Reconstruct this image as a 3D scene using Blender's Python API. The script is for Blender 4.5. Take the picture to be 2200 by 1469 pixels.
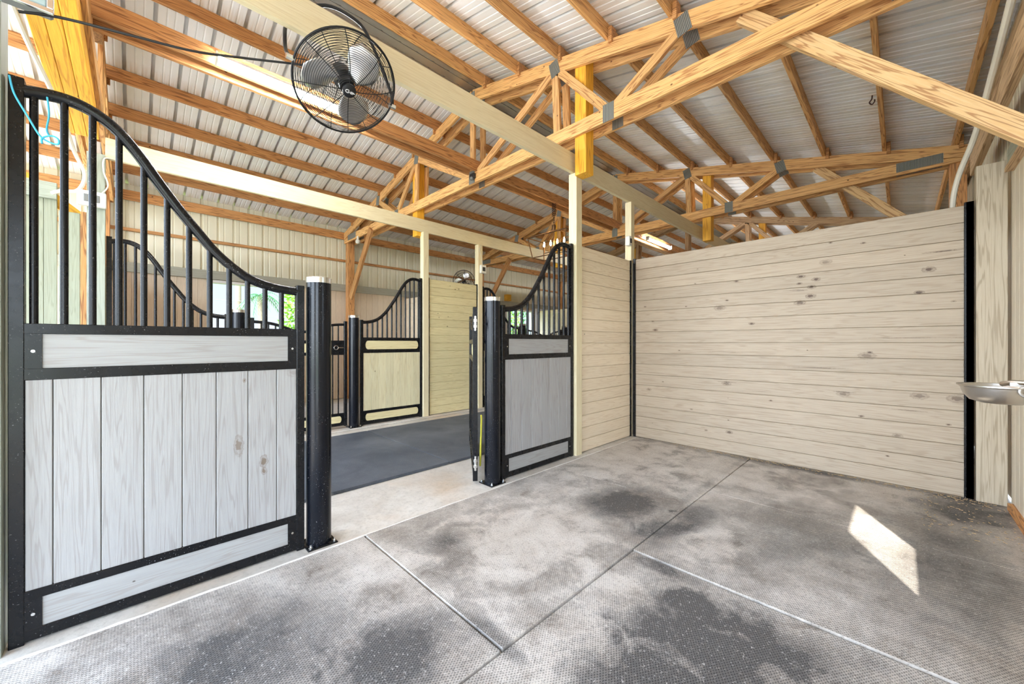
import bpy, bmesh, math, random
from mathutils import Vector, Matrix
random.seed(7)
D = bpy.data
for o in list(D.objects): D.objects.remove(o)
SC = bpy.context.scene
COL = SC.collection
PI = math.pi

# The barn is measured in metres from the point under the camera:
#   w = distance across the barn towards the aisle, l = distance along the barn, z = height
def P(w, l, z): return Vector((-w, l, z))

# ------------------------------------------------------------------ camera
cam = D.cameras.new('camera'); cam.sensor_width = 36.0; cam.lens = 36.0*825/2200
cam.shift_y = 1.5/2200; cam.clip_start = .02; cam.clip_end = 300
co = D.objects.new('camera', cam); COL.objects.link(co)
co.location = P(0, 0, 1.2); co.rotation_euler = (PI/2, 0, math.atan2(825, 815))
SC.camera = co
# ------------------------------------------------------------------ world
SKY_BASE = .42; SKY_GLOW = 5.6
wd = D.worlds.new('sky'); SC.world = wd; wd.use_nodes = True
nt = wd.node_tree; nt.nodes.clear()
out = nt.nodes.new('ShaderNodeOutputWorld'); bg = nt.nodes.new('ShaderNodeBackground')
tc = nt.nodes.new('ShaderNodeTexCoord'); sp = nt.nodes.new('ShaderNodeSeparateXYZ')
rp = nt.nodes.new('ShaderNodeValToRGB')
nt.links.new(tc.outputs['Generated'], sp.inputs[0]); nt.links.new(sp.outputs[2], rp.inputs[0])
e = rp.color_ramp.elements
e[0].position = 0.0; e[0].color = (.82, .90, 1, 1); e[1].position = .55; e[1].color = (.50, .68, .98, 1)
q = e.new(.12); q.color = (.74, .86, 1, 1)
nt.links.new(rp.outputs[0], bg.inputs[0])
# hazy bright sky around the sun, calmer blue away from it
dp = nt.nodes.new('ShaderNodeVectorMath'); dp.operation = 'DOT_PRODUCT'; nt.links.new(tc.outputs['Generated'], dp.inputs[0])
dp.inputs[1].default_value = Vector((1.0, -2.0, 2.33)).normalized()
mr = nt.nodes.new('ShaderNodeMapRange'); mr.interpolation_type = 'SMOOTHSTEP'
mr.inputs[1].default_value = -.1; mr.inputs[2].default_value = .95; mr.inputs[3].default_value = SKY_BASE; mr.inputs[4].default_value = SKY_GLOW
nt.links.new(dp.outputs['Value'], mr.inputs[0]); nt.links.new(mr.outputs[0], bg.inputs[1])
nt.links.new(bg.outputs[0], out.inputs[0])
# ------------------------------------------------------------------ sun: shines through the stall window onto the mats
sl = D.lights.new('sun', 'SUN'); sl.energy = 5.0; sl.angle = math.radians(.6); sl.color = (1, .95, .86)
so = D.objects.new('sun', sl); COL.objects.link(so); so.location = P(-10, -20, 25)
so.rotation_euler = Vector((-1.0, 2.0, -2.33)).to_track_quat('-Z', 'Y').to_euler()
# ------------------------------------------------------------------ exposure
vs = SC.view_settings; vs.view_transform = 'Standard'; vs.look = 'None'; vs.gamma = 1; vs.use_curve_mapping = False
vs.exposure = 1.5
TUBE = 75.0     # emission of the LED tubes
BULB = 60.0     # emission of the lantern bulbs

# =================================================================== materials
class NG:
    def __init__(s, name):
        s.m = D.materials.new(name); s.m.use_nodes = True; s.t = s.m.node_tree; s.t.nodes.clear()
        s.o = s.n('ShaderNodeOutputMaterial'); s.b = s.n('ShaderNodeBsdfPrincipled')
        s.l(s.b.outputs[0], s.o.inputs[0])
    def n(s, k, **kw):
        x = s.t.nodes.new(k)
        for a, b in kw.items(): setattr(x, a, b)
        return x
    def l(s, a, b): s.t.links.new(a, b)
    def set(s, x, i, v):
        if hasattr(v, 'is_linked') or isinstance(v, bpy.types.NodeSocket): s.l(v, x.inputs[i])
        else: x.inputs[i].default_value = v
    def math(s, op, a, b=0.0, c=0.0, clamp=False):
        x = s.n('ShaderNodeMath', operation=op, use_clamp=clamp); s.set(x, 0, a); s.set(x, 1, b)
        if op in ('MULTIPLY_ADD', 'SMOOTH_MIN', 'SMOOTH_MAX', 'WRAP'): s.set(x, 2, c)
        return x.outputs[0]
    def vmath(s, op, a, b=(0, 0, 0)):
        x = s.n('ShaderNodeVectorMath', operation=op); s.set(x, 0, a); s.set(x, 1, b)
        return x.outputs[1] if op == 'LENGTH' else x.outputs[0]
    def noise(s, vec, scale=5, detail=4, rough=.55, dist=0.0):
        x = s.n('ShaderNodeTexNoise'); s.l(vec, x.inputs['Vector']); x.inputs['Scale'].default_value = scale
        x.inputs['Detail'].default_value = detail; x.inputs['Roughness'].default_value = rough
        x.inputs['Distortion'].default_value = dist
        return x.outputs['Fac']
    def ramp(s, f, pts, interp='LINEAR'):
        x = s.n('ShaderNodeValToRGB'); s.l(f, x.inputs[0]); cr = x.color_ramp; cr.interpolation = interp
        while len(cr.elements) < len(pts): cr.elements.new(.5)
        for el, (p, c) in zip(cr.elements, sorted(pts, key=lambda t: t[0])):
            el.position = p; el.color = (c, c, c, 1) if isinstance(c, (int, float)) else (*c, 1)
        return x.outputs[0]
    def mix(s, f, a, b, mode='MIX'):
        x = s.n('ShaderNodeMix', data_type='RGBA', blend_type=mode)
        s.set(x, 0, f)
        for i, v in ((6, a), (7, b)):
            if isinstance(v, tuple): x.inputs[i].default_value = (*v, 1)
            else: s.l(v, x.inputs[i])
        return x.outputs[2]
    def coords(s, kind='Object', scale=(1, 1, 1), rnd=True):
        t = s.n('ShaderNodeTexCoord'); v = t.outputs[kind]
        if rnd == 'attr':
            a = s.n('ShaderNodeAttribute'); a.attribute_name = 'rnd'
            v = s.vmath('ADD', v, s.vmath('MULTIPLY', s.cmb(a.outputs['Fac']), (17.3, 29.1, 41.7)))
        elif rnd:
            oi = s.n('ShaderNodeObjectInfo')
            v = s.vmath('ADD', v, s.vmath('MULTIPLY', s.cmb(oi.outputs['Random']), (37.3, 19.1, 53.7)))
        return s.vmath('MULTIPLY', v, scale)
    def cmb(s, f):
        c = s.n('ShaderNodeCombineXYZ'); s.l(f, c.inputs[0]); s.l(f, c.inputs[1]); s.l(f, c.inputs[2]); return c.outputs[0]
    def pos(s): return s.n('ShaderNodeNewGeometry').outputs['Position']
    def bump(s, h, strength=.3, dist=.01):
        x = s.n('ShaderNodeBump'); x.inputs['Strength'].default_value = strength; x.inputs['Distance'].default_value = dist
        s.l(h, x.inputs['Height']); s.l(x.outputs[0], s.b.inputs['Normal'])
    def fin(s, col=None, rough=.5, metal=0.0, spec=None):
        if col is not None:
            if isinstance(col, tuple): s.b.inputs['Base Color'].default_value = (*col, 1)
            else: s.l(col, s.b.inputs['Base Color'])
        s.set(s.b, 'Roughness', rough); s.set(s.b, 'Metallic', metal)
        if spec is not None: s.b.inputs['Specular IOR Level'].default_value = spec
        return s.m

def hx(r, g, b):
    f = lambda c: (c/255/12.92) if c/255 <= .04045 else ((c/255+.055)/1.055)**2.4
    return (f(r), f(g), f(b))

AX = {'x': (.6, 13, 13), 'y': (13, .6, 13), 'z': (13, 13, .6)}
def wood(name, light, mid, dark, axis='x', rnd=True, rings=.55, rough=.6, knots=.12, extra=None, stain=None, var=.25, freq=1.0):
    g = NG(name)
    v = g.coords('Object', tuple(a*freq for a in AX[axis]), rnd)
    n1 = g.noise(v, 1.1, 3, .5, .35)
    fine = g.noise(v, 9, 5, .7, .1)
    ring = g.math('SINE', g.math('MULTIPLY', n1, 74.0))
    ring = g.ramp(ring, [(0, 0.0), (.45, .15), (.95, 1.0)])
    col = g.mix(g.ramp(fine, [(.3, 0.0), (.75, 1.0)]), light, mid)
    col = g.mix(g.math('MULTIPLY', ring, rings), col, dark)
    # knots
    if knots > 0:
        vk = g.vmath('MULTIPLY', v, tuple(2.4 if axis == ax else .16 for ax in 'xyz'))
        vo = g.n('ShaderNodeTexVoronoi'); g.l(vk, vo.inputs['Vector']); vo.inputs['Scale'].default_value = 5.0
        d = g.math('ADD', vo.outputs['Distance'], g.math('MULTIPLY', g.math('SUBTRACT', fine, .5), .06))
        k = g.ramp(d, [(0, 1.0), (knots*.6, .9), (knots, 0.0)])
        sel = g.n('ShaderNodeSeparateColor'); g.l(vo.outputs['Color'], sel.inputs[0])
        k = g.math('MULTIPLY', k, g.math('GREATER_THAN', sel.outputs[0], .80))
        col = g.mix(k, col, tuple(c*.35 for c in dark))
    # each board a shade of its own
    if rnd == 'attr':
        a = g.n('ShaderNodeAttribute'); a.attribute_name = 'rnd'; r = a.outputs['Fac']
    else: r = g.n('ShaderNodeObjectInfo').outputs['Random']
    hsv = g.n('ShaderNodeHueSaturation'); g.l(col, hsv.inputs['Color'])
    g.l(g.math('MULTIPLY_ADD', r, var, 1-var*.5), hsv.inputs['Value'])
    col = hsv.outputs[0]
    if extra: col = extra(g, col)
    g.bump(fine, .25, .004)
    return g.fin(col, rough)

def located_spots(spots, colr, amount=1.0):
    """knots with a place of their own: ((x,y,z) world, (rx,ry,rz), strength)"""
    def f(g, col):
        p = g.pos()
        nz = g.noise(p, 60, 3, .6)
        for c, r, st in spots:
            d = g.vmath('LENGTH', g.vmath('DIVIDE', g.vmath('SUBTRACT', p, tuple(c)), r))
            d = g.math('ADD', d, g.math('MULTIPLY', g.math('SUBTRACT', nz, .5), .9))
            halo = g.ramp(d, [(.4, st*.9), (.62, st*.15), (.8, st*.5), (1.0, 0.0)])
            col = g.mix(halo, col, colr)
        return col
    return f

M = {}
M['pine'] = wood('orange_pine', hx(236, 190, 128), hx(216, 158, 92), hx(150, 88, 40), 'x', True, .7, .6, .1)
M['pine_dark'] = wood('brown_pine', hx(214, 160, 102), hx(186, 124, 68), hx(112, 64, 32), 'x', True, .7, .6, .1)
M['pine_pale'] = wood('pale_pine', hx(240, 204, 150), hx(224, 178, 118), hx(160, 100, 52), 'x', True, .7, .6, .08)
M['pine_grey'] = wood('weathered_pine', hx(214, 184, 146), hx(186, 148, 104), hx(120, 80, 46), 'x', True, .6, .65, .1)
M['yellow'] = wood('yellow_timber', hx(244, 190, 66), hx(228, 160, 36), hx(172, 100, 14), 'x', True, .5, .5, .1, freq=.8)
M['cream'] = wood('cream_painted_wood', hx(232, 220, 184), hx(222, 206, 164), hx(205, 184, 138), 'x', True, .35, .55, .06, var=.08)
M['sage'] = wood('pale_sage_painted_wood', hx(168, 174, 160), hx(156, 162, 146), hx(126, 132, 114), 'x', True, .45, .55, .04, var=.06)
M['greige'] = wood('greige_painted_timber', hx(196, 182, 158), hx(180, 164, 138), hx(140, 120, 92), 'x', True, .5, .6, .05, var=.1, freq=.8)
M['trim'] = wood('grey_trim_wood', hx(176, 174, 158), hx(164, 160, 144), hx(140, 136, 120), 'x', True, .3, .6, .03, var=.05)

kn = [((1.229, 1.853), .020, 1), ((.674, 1.836), .028, 1), ((.558, 1.795), .03, 1), ((.686, 1.769), .02, 1), ((-.16, 1.791), .035, 1),
      ((-.105, 1.611), .028, 1), ((1.087, 1.397), .024, 1), ((.594, 1.727), .03, .8), ((.601, 1.642), .035, .9), ((.682, 1.585), .04, .7),
      ((1.392, 1.579), .05, .5), ((.19, 1.116), .018, 1), ((1.297, .236), .03, .7), ((2.118, 1.356), .028, 1), ((1.325, .758), .04, .55),
      ((.367, .736), .04, .5), ((.209, 1.085), .05, .5), ((.489, 1.946), .04, .45), ((-.311, .763), .05, .6), ((-.107, .765), .045, .5),
      ((2.2, .62), .03, .5), ((1.75, 1.62), .012, 1), ((2.25, 1.65), .016, .9), ((.02, .42), .03, .5)]
# irregular crack-and-knot marks on the near partition
rk = random.Random(5)
for _ in range(16): kn.append(((rk.uniform(-.3, 2.3), rk.uniform(.1, 2.2)), rk.uniform(.010, .018), rk.uniform(.5, 1)))
spots = [(P(w, 4.566, z), (r*1.3, .05, r*.66), min(1, s*1.25)) for (w, z), r, s in kn]
# long checks and resin streaks
for (w, z), rx, rz, st in [((-.24, 1.925), .12, .007, 1), ((.55, .965), .25, .006, .7), ((1.32, .775), .10, .006, .8), ((1.42, .80), .12, .005, .6), ((.36, .755), .09, .007, .7),
                           ((-.05, .64), .12, .007, .6), ((1.0, .70), .10, .005, .5), ((-.05, 1.24), .3, .004, .8), ((2.15, .83), .16, .005, .5), ((.68, 1.70), .07, .006, .7),
                           ((.72, 1.71), .11, .005, .5), ((1.35, 1.10), .3, .004, .5), ((.9, 1.86), .2, .004, .4)]:
    spots.append((P(w, 4.566, z), (rx, .05, rz), st))
M['partition'] = wood('whitewashed_partition_boards', hx(184, 167, 144), hx(170, 152, 129), hx(138, 115, 90), 'x', 'attr', .32, .55, .05,
                      located_spots(spots, hx(74, 50, 30)), var=.1)
spots = [(P(2.43, .395, .66), (.05, .026, .062), .75), (P(2.43, .508, .555), (.05, .022, .04), .9), (P(2.43, .51, .50), (.05, .016, .022), .8),
         (P(2.43, .42, 1.0), (.05, .009, .014), .9), (P(2.43, .66, 1.03), (.05, .05, .03), .35), (P(2.43, -.21, 1.17), (.05, .02, .012), .5)]
M['near_v'] = wood('pale_grey_vertical_boards', hx(170, 169, 167), hx(157, 155, 152), hx(136, 129, 124), 'z', 'attr', .42, .45, .0,
                   located_spots(spots, hx(104, 84, 62)), var=.06)
M['near_h'] = wood('pale_grey_rail_boards', hx(168, 168, 165), hx(155, 153, 150), hx(138, 128, 118), 'y', 'attr', .35, .45, .05, var=.05)
M['side_h'] = wood('whitewashed_side_boards', hx(242, 226, 200), hx(232, 214, 184), hx(204, 176, 138), 'y', 'attr', .35, .55, .11, var=.08)
M['opp_v'] = wood('cream_vertical_boards', hx(222, 214, 178), hx(208, 196, 156), hx(180, 160, 116), 'z', 'attr', .35, .5, .12, var=.1)
M['opp_h'] = wood('cream_horizontal_boards', hx(226, 214, 168), hx(212, 198, 148), hx(182, 160, 108), 'y', 'attr', .35, .55, .12, var=.1)
M['wall_v'] = wood('tan_wall_boards', hx(222, 204, 180), hx(210, 190, 164), hx(188, 164, 134), 'z', 'attr', .25, .6, .09, var=.08)
M['sage_v'] = wood('sage_vertical_boards', hx(158, 162, 142), hx(146, 150, 130), hx(122, 126, 104), 'z', 'attr', .4, .55, .04, var=.06)
M['cream_v'] = wood('cream_lining_boards', hx(232, 222, 202), hx(220, 208, 184), hx(190, 172, 144), 'z', 'attr', .3, .55, .04, var=.06)
M['white_h'] = wood('white_horizontal_boards', hx(238, 240, 244), hx(232, 234, 240), hx(210, 212, 220), 'y', 'attr', .2, .5, .03, var=.04)

def m_black(name, base=(.012, .012, .014), rough=.22, specks=True):
    g = NG(name); v = g.coords('Object', (1, 1, 1), True)
    col = base
    if specks:
        n = g.noise(v, 160, 2, .5)
        n2 = g.noise(v, 9, 4, .6)
        f = g.math('MULTIPLY', g.ramp(n, [(.66, 0.0), (.72, 1.0)]), g.ramp(n2, [(.45, 0.0), (.62, .6)]))
        col = g.mix(f, base, (.32, .31, .30))
    r = g.math('MULTIPLY_ADD', g.noise(v, 14, 4, .6), .25, rough-.06)
    return g.fin(col, r, 0, .3)
M['black'] = m_black('black_powder_coated_steel', (.007, .007, .008), .2)
M['bollard'] = m_black('gloss_black_pipe', (.005, .006, .009), .12)
M['black_matte'] = m_black('black_fan_steel', (.012, .012, .013), .4, False)
def m_metal(name, c, rough=.25, var=.1, sc=20):
    g = NG(name); v = g.coords('Object', (1, 1, 1), True)
    n = g.noise(v, sc, 4, .6)
    return g.fin(g.mix(n, tuple(x*(1-var) for x in c), c), g.math('MULTIPLY_ADD', n, .15, rough-.07), 1.0)
M['steel'] = m_metal('brushed_stainless_steel', (.82, .82, .80), .22)
M['cast'] = m_metal('cast_aluminium', (.66, .63, .58), .32)
M['blade'] = m_metal('aluminium_fan_blade', (.80, .79, .77), .35)
M['flash'] = m_metal('galvanized_flashing', (.62, .62, .60), .35)
def m_plate():
    g = NG('galvanized_nail_plate'); v = g.coords('Object', (1, 1, 1), False)
    w_ = g.n('ShaderNodeTexWave'); g.l(v, w_.inputs[0]); w_.inputs['Scale'].default_value = 26; w_.inputs['Distortion'].default_value = 1.0
    col = g.mix(w_.outputs['Fac'], hx(88, 92, 90), hx(172, 176, 170)); g.bump(w_.outputs['Fac'], .6, .004)
    return g.fin(col, .45, .6)
M['plate'] = m_plate()
def m_roof():
    g = NG('white_galvanized_roof_sheet'); p = g.pos()
    n = g.noise(g.vmath('MULTIPLY', p, (.7, 2.5, 1)), 1.3, 3, .5, .2); n2 = g.noise(g.vmath('MULTIPLY', p, (1.5, 30, 1.5)), 1.6, 4, .65)
    col = g.mix(g.ramp(n, [(.3, 0.0), (.75, 1.0)]), hx(246, 246, 246), hx(236, 232, 224))
    # tan wood reflection painted in streaks beside the purlins, which stand .61 m apart
    s = g.n('ShaderNodeSeparateXYZ'); g.l(p, s.inputs[0])
    a = g.math('ABSOLUTE', g.math('ADD', s.outputs[0], 4.05))
    fr = g.math('PINGPONG', g.math('ADD', a, -.24), .305)
    band = g.math('MULTIPLY', g.ramp(fr, [(0, 1.0), (.11, .45), (.2, 0.0)]), g.ramp(n2, [(.35, .1), (.65, 1.0)]))
    col = g.mix(g.math('MULTIPLY', band, .65), col, hx(198, 166, 112))
    return g.fin(col, .45, .0)
M['roof'] = m_roof()
def m_siding():
    g = NG('tan_metal_siding'); p = g.pos()
    n = g.noise(g.vmath('MULTIPLY', p, (2, 2, .5)), 3, 4, .6)
    return g.fin(g.mix(n, hx(232, 226, 204), hx(220, 212, 186)), .5, .0)
M['siding'] = m_siding()
def m_siding2():
    g = NG('cream_metal_siding'); p = g.pos()
    n = g.noise(g.vmath('MULTIPLY', p, (5, 5, 1)), 3, 4, .6)
    return g.fin(g.mix(n, hx(222, 210, 186), hx(204, 190, 164)), .5, .0)
M['siding_cream'] = m_siding2()
def m_conc():
    g = NG('pale_dusty_concrete'); p = g.pos()
    n = g.noise(p, 2.2, 6, .65, .3); n2 = g.noise(p, 30, 5, .7); n3 = g.noise(p, .9, 3, .5, .6)
    col = g.mix(g.ramp(n, [(.3, 0.0), (.7, 1.0)]), hx(214, 208, 198), hx(180, 170, 156))
    col = g.mix(g.ramp(n3, [(.55, 0.0), (.75, .5)]), col, hx(196, 160, 116))
    col = g.mix(g.ramp(n2, [(.5, 0.0), (.8, .55)]), col, hx(140, 132, 120))
    g.bump(n2, .3, .006)
    return g.fin(col, .75)
M['concrete'] = m_conc()
def m_mat():
    g = NG('dusty_studded_rubber'); p = g.pos()
    # studs: a diamond grid of small pits
    s = g.n('ShaderNodeSeparateXYZ'); g.l(p, s.inputs[0])
    k = 2*PI/.0118
    sx = g.math('SINE', g.math('MULTIPLY', s.outputs[0], k)); sy = g.math('SINE', g.math('MULTIPLY', s.outputs[1], k*.62))
    nz_ = g.n('ShaderNodeSeparateXYZ'); g.l(g.n('ShaderNodeNewGeometry').outputs['True Normal'], nz_.inputs[0])
    flat = g.math('GREATER_THAN', nz_.outputs[2], .9)
    pit = g.ramp(g.math('MULTIPLY_ADD', g.math('MULTIPLY', sx, sy), .5, .5), [(.5, 0.0), (.82, 1.0)])
    pit = g.math('MULTIPLY', pit, flat)
    big = g.noise(p, 1.25, 5, .55, .5); med = g.noise(p, 5, 5, .65, .4); grit = g.noise(p, 110, 3, .7)
    strk = g.noise(g.vmath('MULTIPLY', p, (3, .8, 1)), 3.2, 4, .6, .3)
    wear = g.math('ADD', g.math('MULTIPLY', big, .62), g.math('ADD', g.math('MULTIPLY', med, .26), g.math('MULTIPLY', strk, .16)))
    # scuffed dark places with a shape of their own (horse traffic), clean dusty places elsewhere
    darks = [((1.46, 2.60), (.30, .42), .26), ((1.08, 2.42), (.16, .30), .26), ((1.0, 2.72), (.14, .3), .2), ((.55, 1.62), (.42, .36), .34),
             ((.62, 1.22), (.34, .26), .32), ((.30, 1.85), (.4, .2), .2), ((1.75, .30), (.35, .40), .2), ((1.35, .72), (.24, .30), .26), ((.42, 2.9), (.3, .4), .16),
             ((-.2, 3.1), (.35, .8), .2), ((-.3, 4.2), (.3, .4), .3), ((.5, 4.5), (1.2, .10), .26), ((1.9, 1.35), (.14, .16), .12), ((1.2, 1.04), (.25, .05), .2),
             ((.9, 2.0), (.25, .06), .2), ((1.14, 3.6), (.05, 1.0), .1)]
    lights = [((1.6, 1.7), (.5, .6), .14), ((2.0, 3.6), (.5, 1.0), .2), ((.95, 1.72), (.16, .10), .14), ((1.75, .95), (.35, .25), .08), ((1.2, 3.9), (.8, .5), .12),
              ((.8, 2.4), (.2, .3), .1), ((1.55, 3.2), (.4, .35), .1), ((.8, .95), (.16, .1), .2)]
    for lst, sg in ((darks, 1), (lights, -1)):
        for (cw, cl), (rw, rl), st in lst:
            dv = g.vmath('LENGTH', g.vmath('DIVIDE', g.vmath('SUBTRACT', p, (-cw, cl, 0)), (rw, rl, 99)))
            dv = g.math('ADD', dv, g.math('MULTIPLY', g.math('SUBTRACT', med, .5), 2.6))
            wear = g.math('MULTIPLY_ADD', g.ramp(dv, [(.35, 1.0), (1.15, 0.0)]), sg*st*1.0, wear)
    wear = g.math('ADD', wear, g.math('MULTIPLY', g.math('SUBTRACT', g.noise(p, 42, 4, .75), .5), .22))
    dk = g.ramp(wear, [(.45, 0.0), (.62, .5), (.80, .95)])
    dust = g.mix(g.ramp(med, [(.35, 0.0), (.7, 1.0)]), hx(212, 204, 194), hx(188, 177, 164))
    dust = g.mix(g.ramp(big, [(.5, 0.0), (.75, .35)]), dust, hx(196, 172, 150))
    rub = g.mix(grit, hx(62, 61, 61), hx(104, 101, 98))
    col = g.mix(dk, dust, rub)
    # pits read dark where the dust is light, light where the rubber is dark
    # tide lines left by drying puddles
    tn = g.noise(p, 1.9, 3, .5, .9); tl = g.math('ABSOLUTE', g.math('SUBTRACT', tn, .47))
    tl = g.math('MULTIPLY', g.ramp(tl, [(0, 1.0), (.006, .5), (.02, 0.0)]), g.ramp(med, [(.5, 0.0), (.68, .55)]))
    col = g.mix(tl, col, hx(112, 98, 84))
    pc = g.math('MULTIPLY', pit, g.ramp(wear, [(.34, .12), (.48, .62), (.6, .8)]))
    col = g.mix(pc, col, g.mix(dk, hx(98, 94, 92), hx(24, 24, 26)))
    col = g.mix(g.ramp(grit, [(.56, 0.0), (.66, .6)]), col, hx(92, 86, 80))
    col = g.mix(g.ramp(grit, [(.3, .7), (.4, 0.0)]), col, hx(222, 216, 208))
    g.bump(g.math('ADD', g.math('MULTIPLY', pit, -.7), g.math('MULTIPLY', grit, .4)), .35, .003)
    return g.fin(col, .62, 0, .35)
M['mat'] = m_mat()
def m_aisle():
    g = NG('black_rubber_aisle_mat'); p = g.pos()
    grit = g.noise(p, 90, 3, .7); big = g.noise(p, 2, 4, .6, .4)
    col = g.mix(g.ramp(big, [(.35, 0.0), (.7, 1.0)]), hx(66, 72, 80), hx(96, 100, 106))
    col = g.mix(g.ramp(grit, [(.6, 0.0), (.75, .6)]), col, hx(150, 150, 150))
    sc = g.noise(g.vmath('MULTIPLY', p, (14, 1.5, 1)), 1.5, 3, .5, .2)
    col = g.mix(g.ramp(sc, [(.72, 0.0), (.76, .7)]), col, hx(190, 190, 186))
    g.bump(grit, .3, .004)
    return g.fin(col, .6, 0, .4)
M['aisle'] = m_aisle()
def plain(name, c, rough=.5, metal=0.0, n=.06, sc=12):
    g = NG(name); v = g.coords('Object', (1, 1, 1), True)
    return g.fin(g.mix(g.noise(v, sc, 4, .6), tuple(x*(1-n) for x in c), tuple(min(1, x*(1+n)) for x in c)), rough, metal)
M['plastic'] = plain('off_white_plastic', hx(224, 222, 212), .4)
M['grey_plastic'] = plain('grey_plastic', hx(120, 122, 120), .4)
M['dark_plastic'] = plain('dark_plastic', hx(36, 36, 38), .4)
M['conduit'] = plain('cream_conduit', hx(226, 218, 200), .45)
M['twine'] = plain('blue_twine', hx(70, 180, 215), .7)
M['yellow_rope'] = plain('yellow_rope', hx(206, 196, 60), .7)
M['white_paint'] = plain('white_logo_print', hx(240, 240, 240), .4)
M['rust'] = plain('rusty_chain', hx(70, 42, 34), .55, .5, .3, 60)
M['bronze'] = plain('bronze_lantern_frame', hx(104, 76, 52), .4, .7, .2)
M['white_trim'] = plain('white_door_trim', hx(232, 230, 224), .5)
M['caulk'] = plain('chalky_caulk', hx(222, 216, 206), .8, 0, .15, 40)
M['bark'] = plain('palm_bark', hx(128, 112, 92), .9, 0, .3, 14)
M['leaf'] = plain('green_leaf', hx(120, 160, 52), .6, 0, .5, 6)
M['leaf_dark'] = plain('dark_green_leaf', hx(62, 112, 60), .6, 0, .5, 6)
M['grass'] = plain('sunny_grass', hx(132, 150, 66), .9, 0, .3, 5)
M['lens'] = plain('floodlight_lens', hx(168, 190, 196), .15, 0, .1)
def m_emit(name, c, s):
    g = NG(name); g.b.inputs['Emission Color'].default_value = (*c, 1); g.b.inputs['Emission Strength'].default_value = s
    return g.fin(c, .4)
M['tube'] = m_emit('lit_led_tube', (.90, .95, 1), TUBE)
M['bulb'] = m_emit('lit_candle_bulb', (1, .70, .28), BULB)
def m_bucket():
    g = NG('glass_pane_clear'); return g.fin((1, 1, 1), .02)

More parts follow.
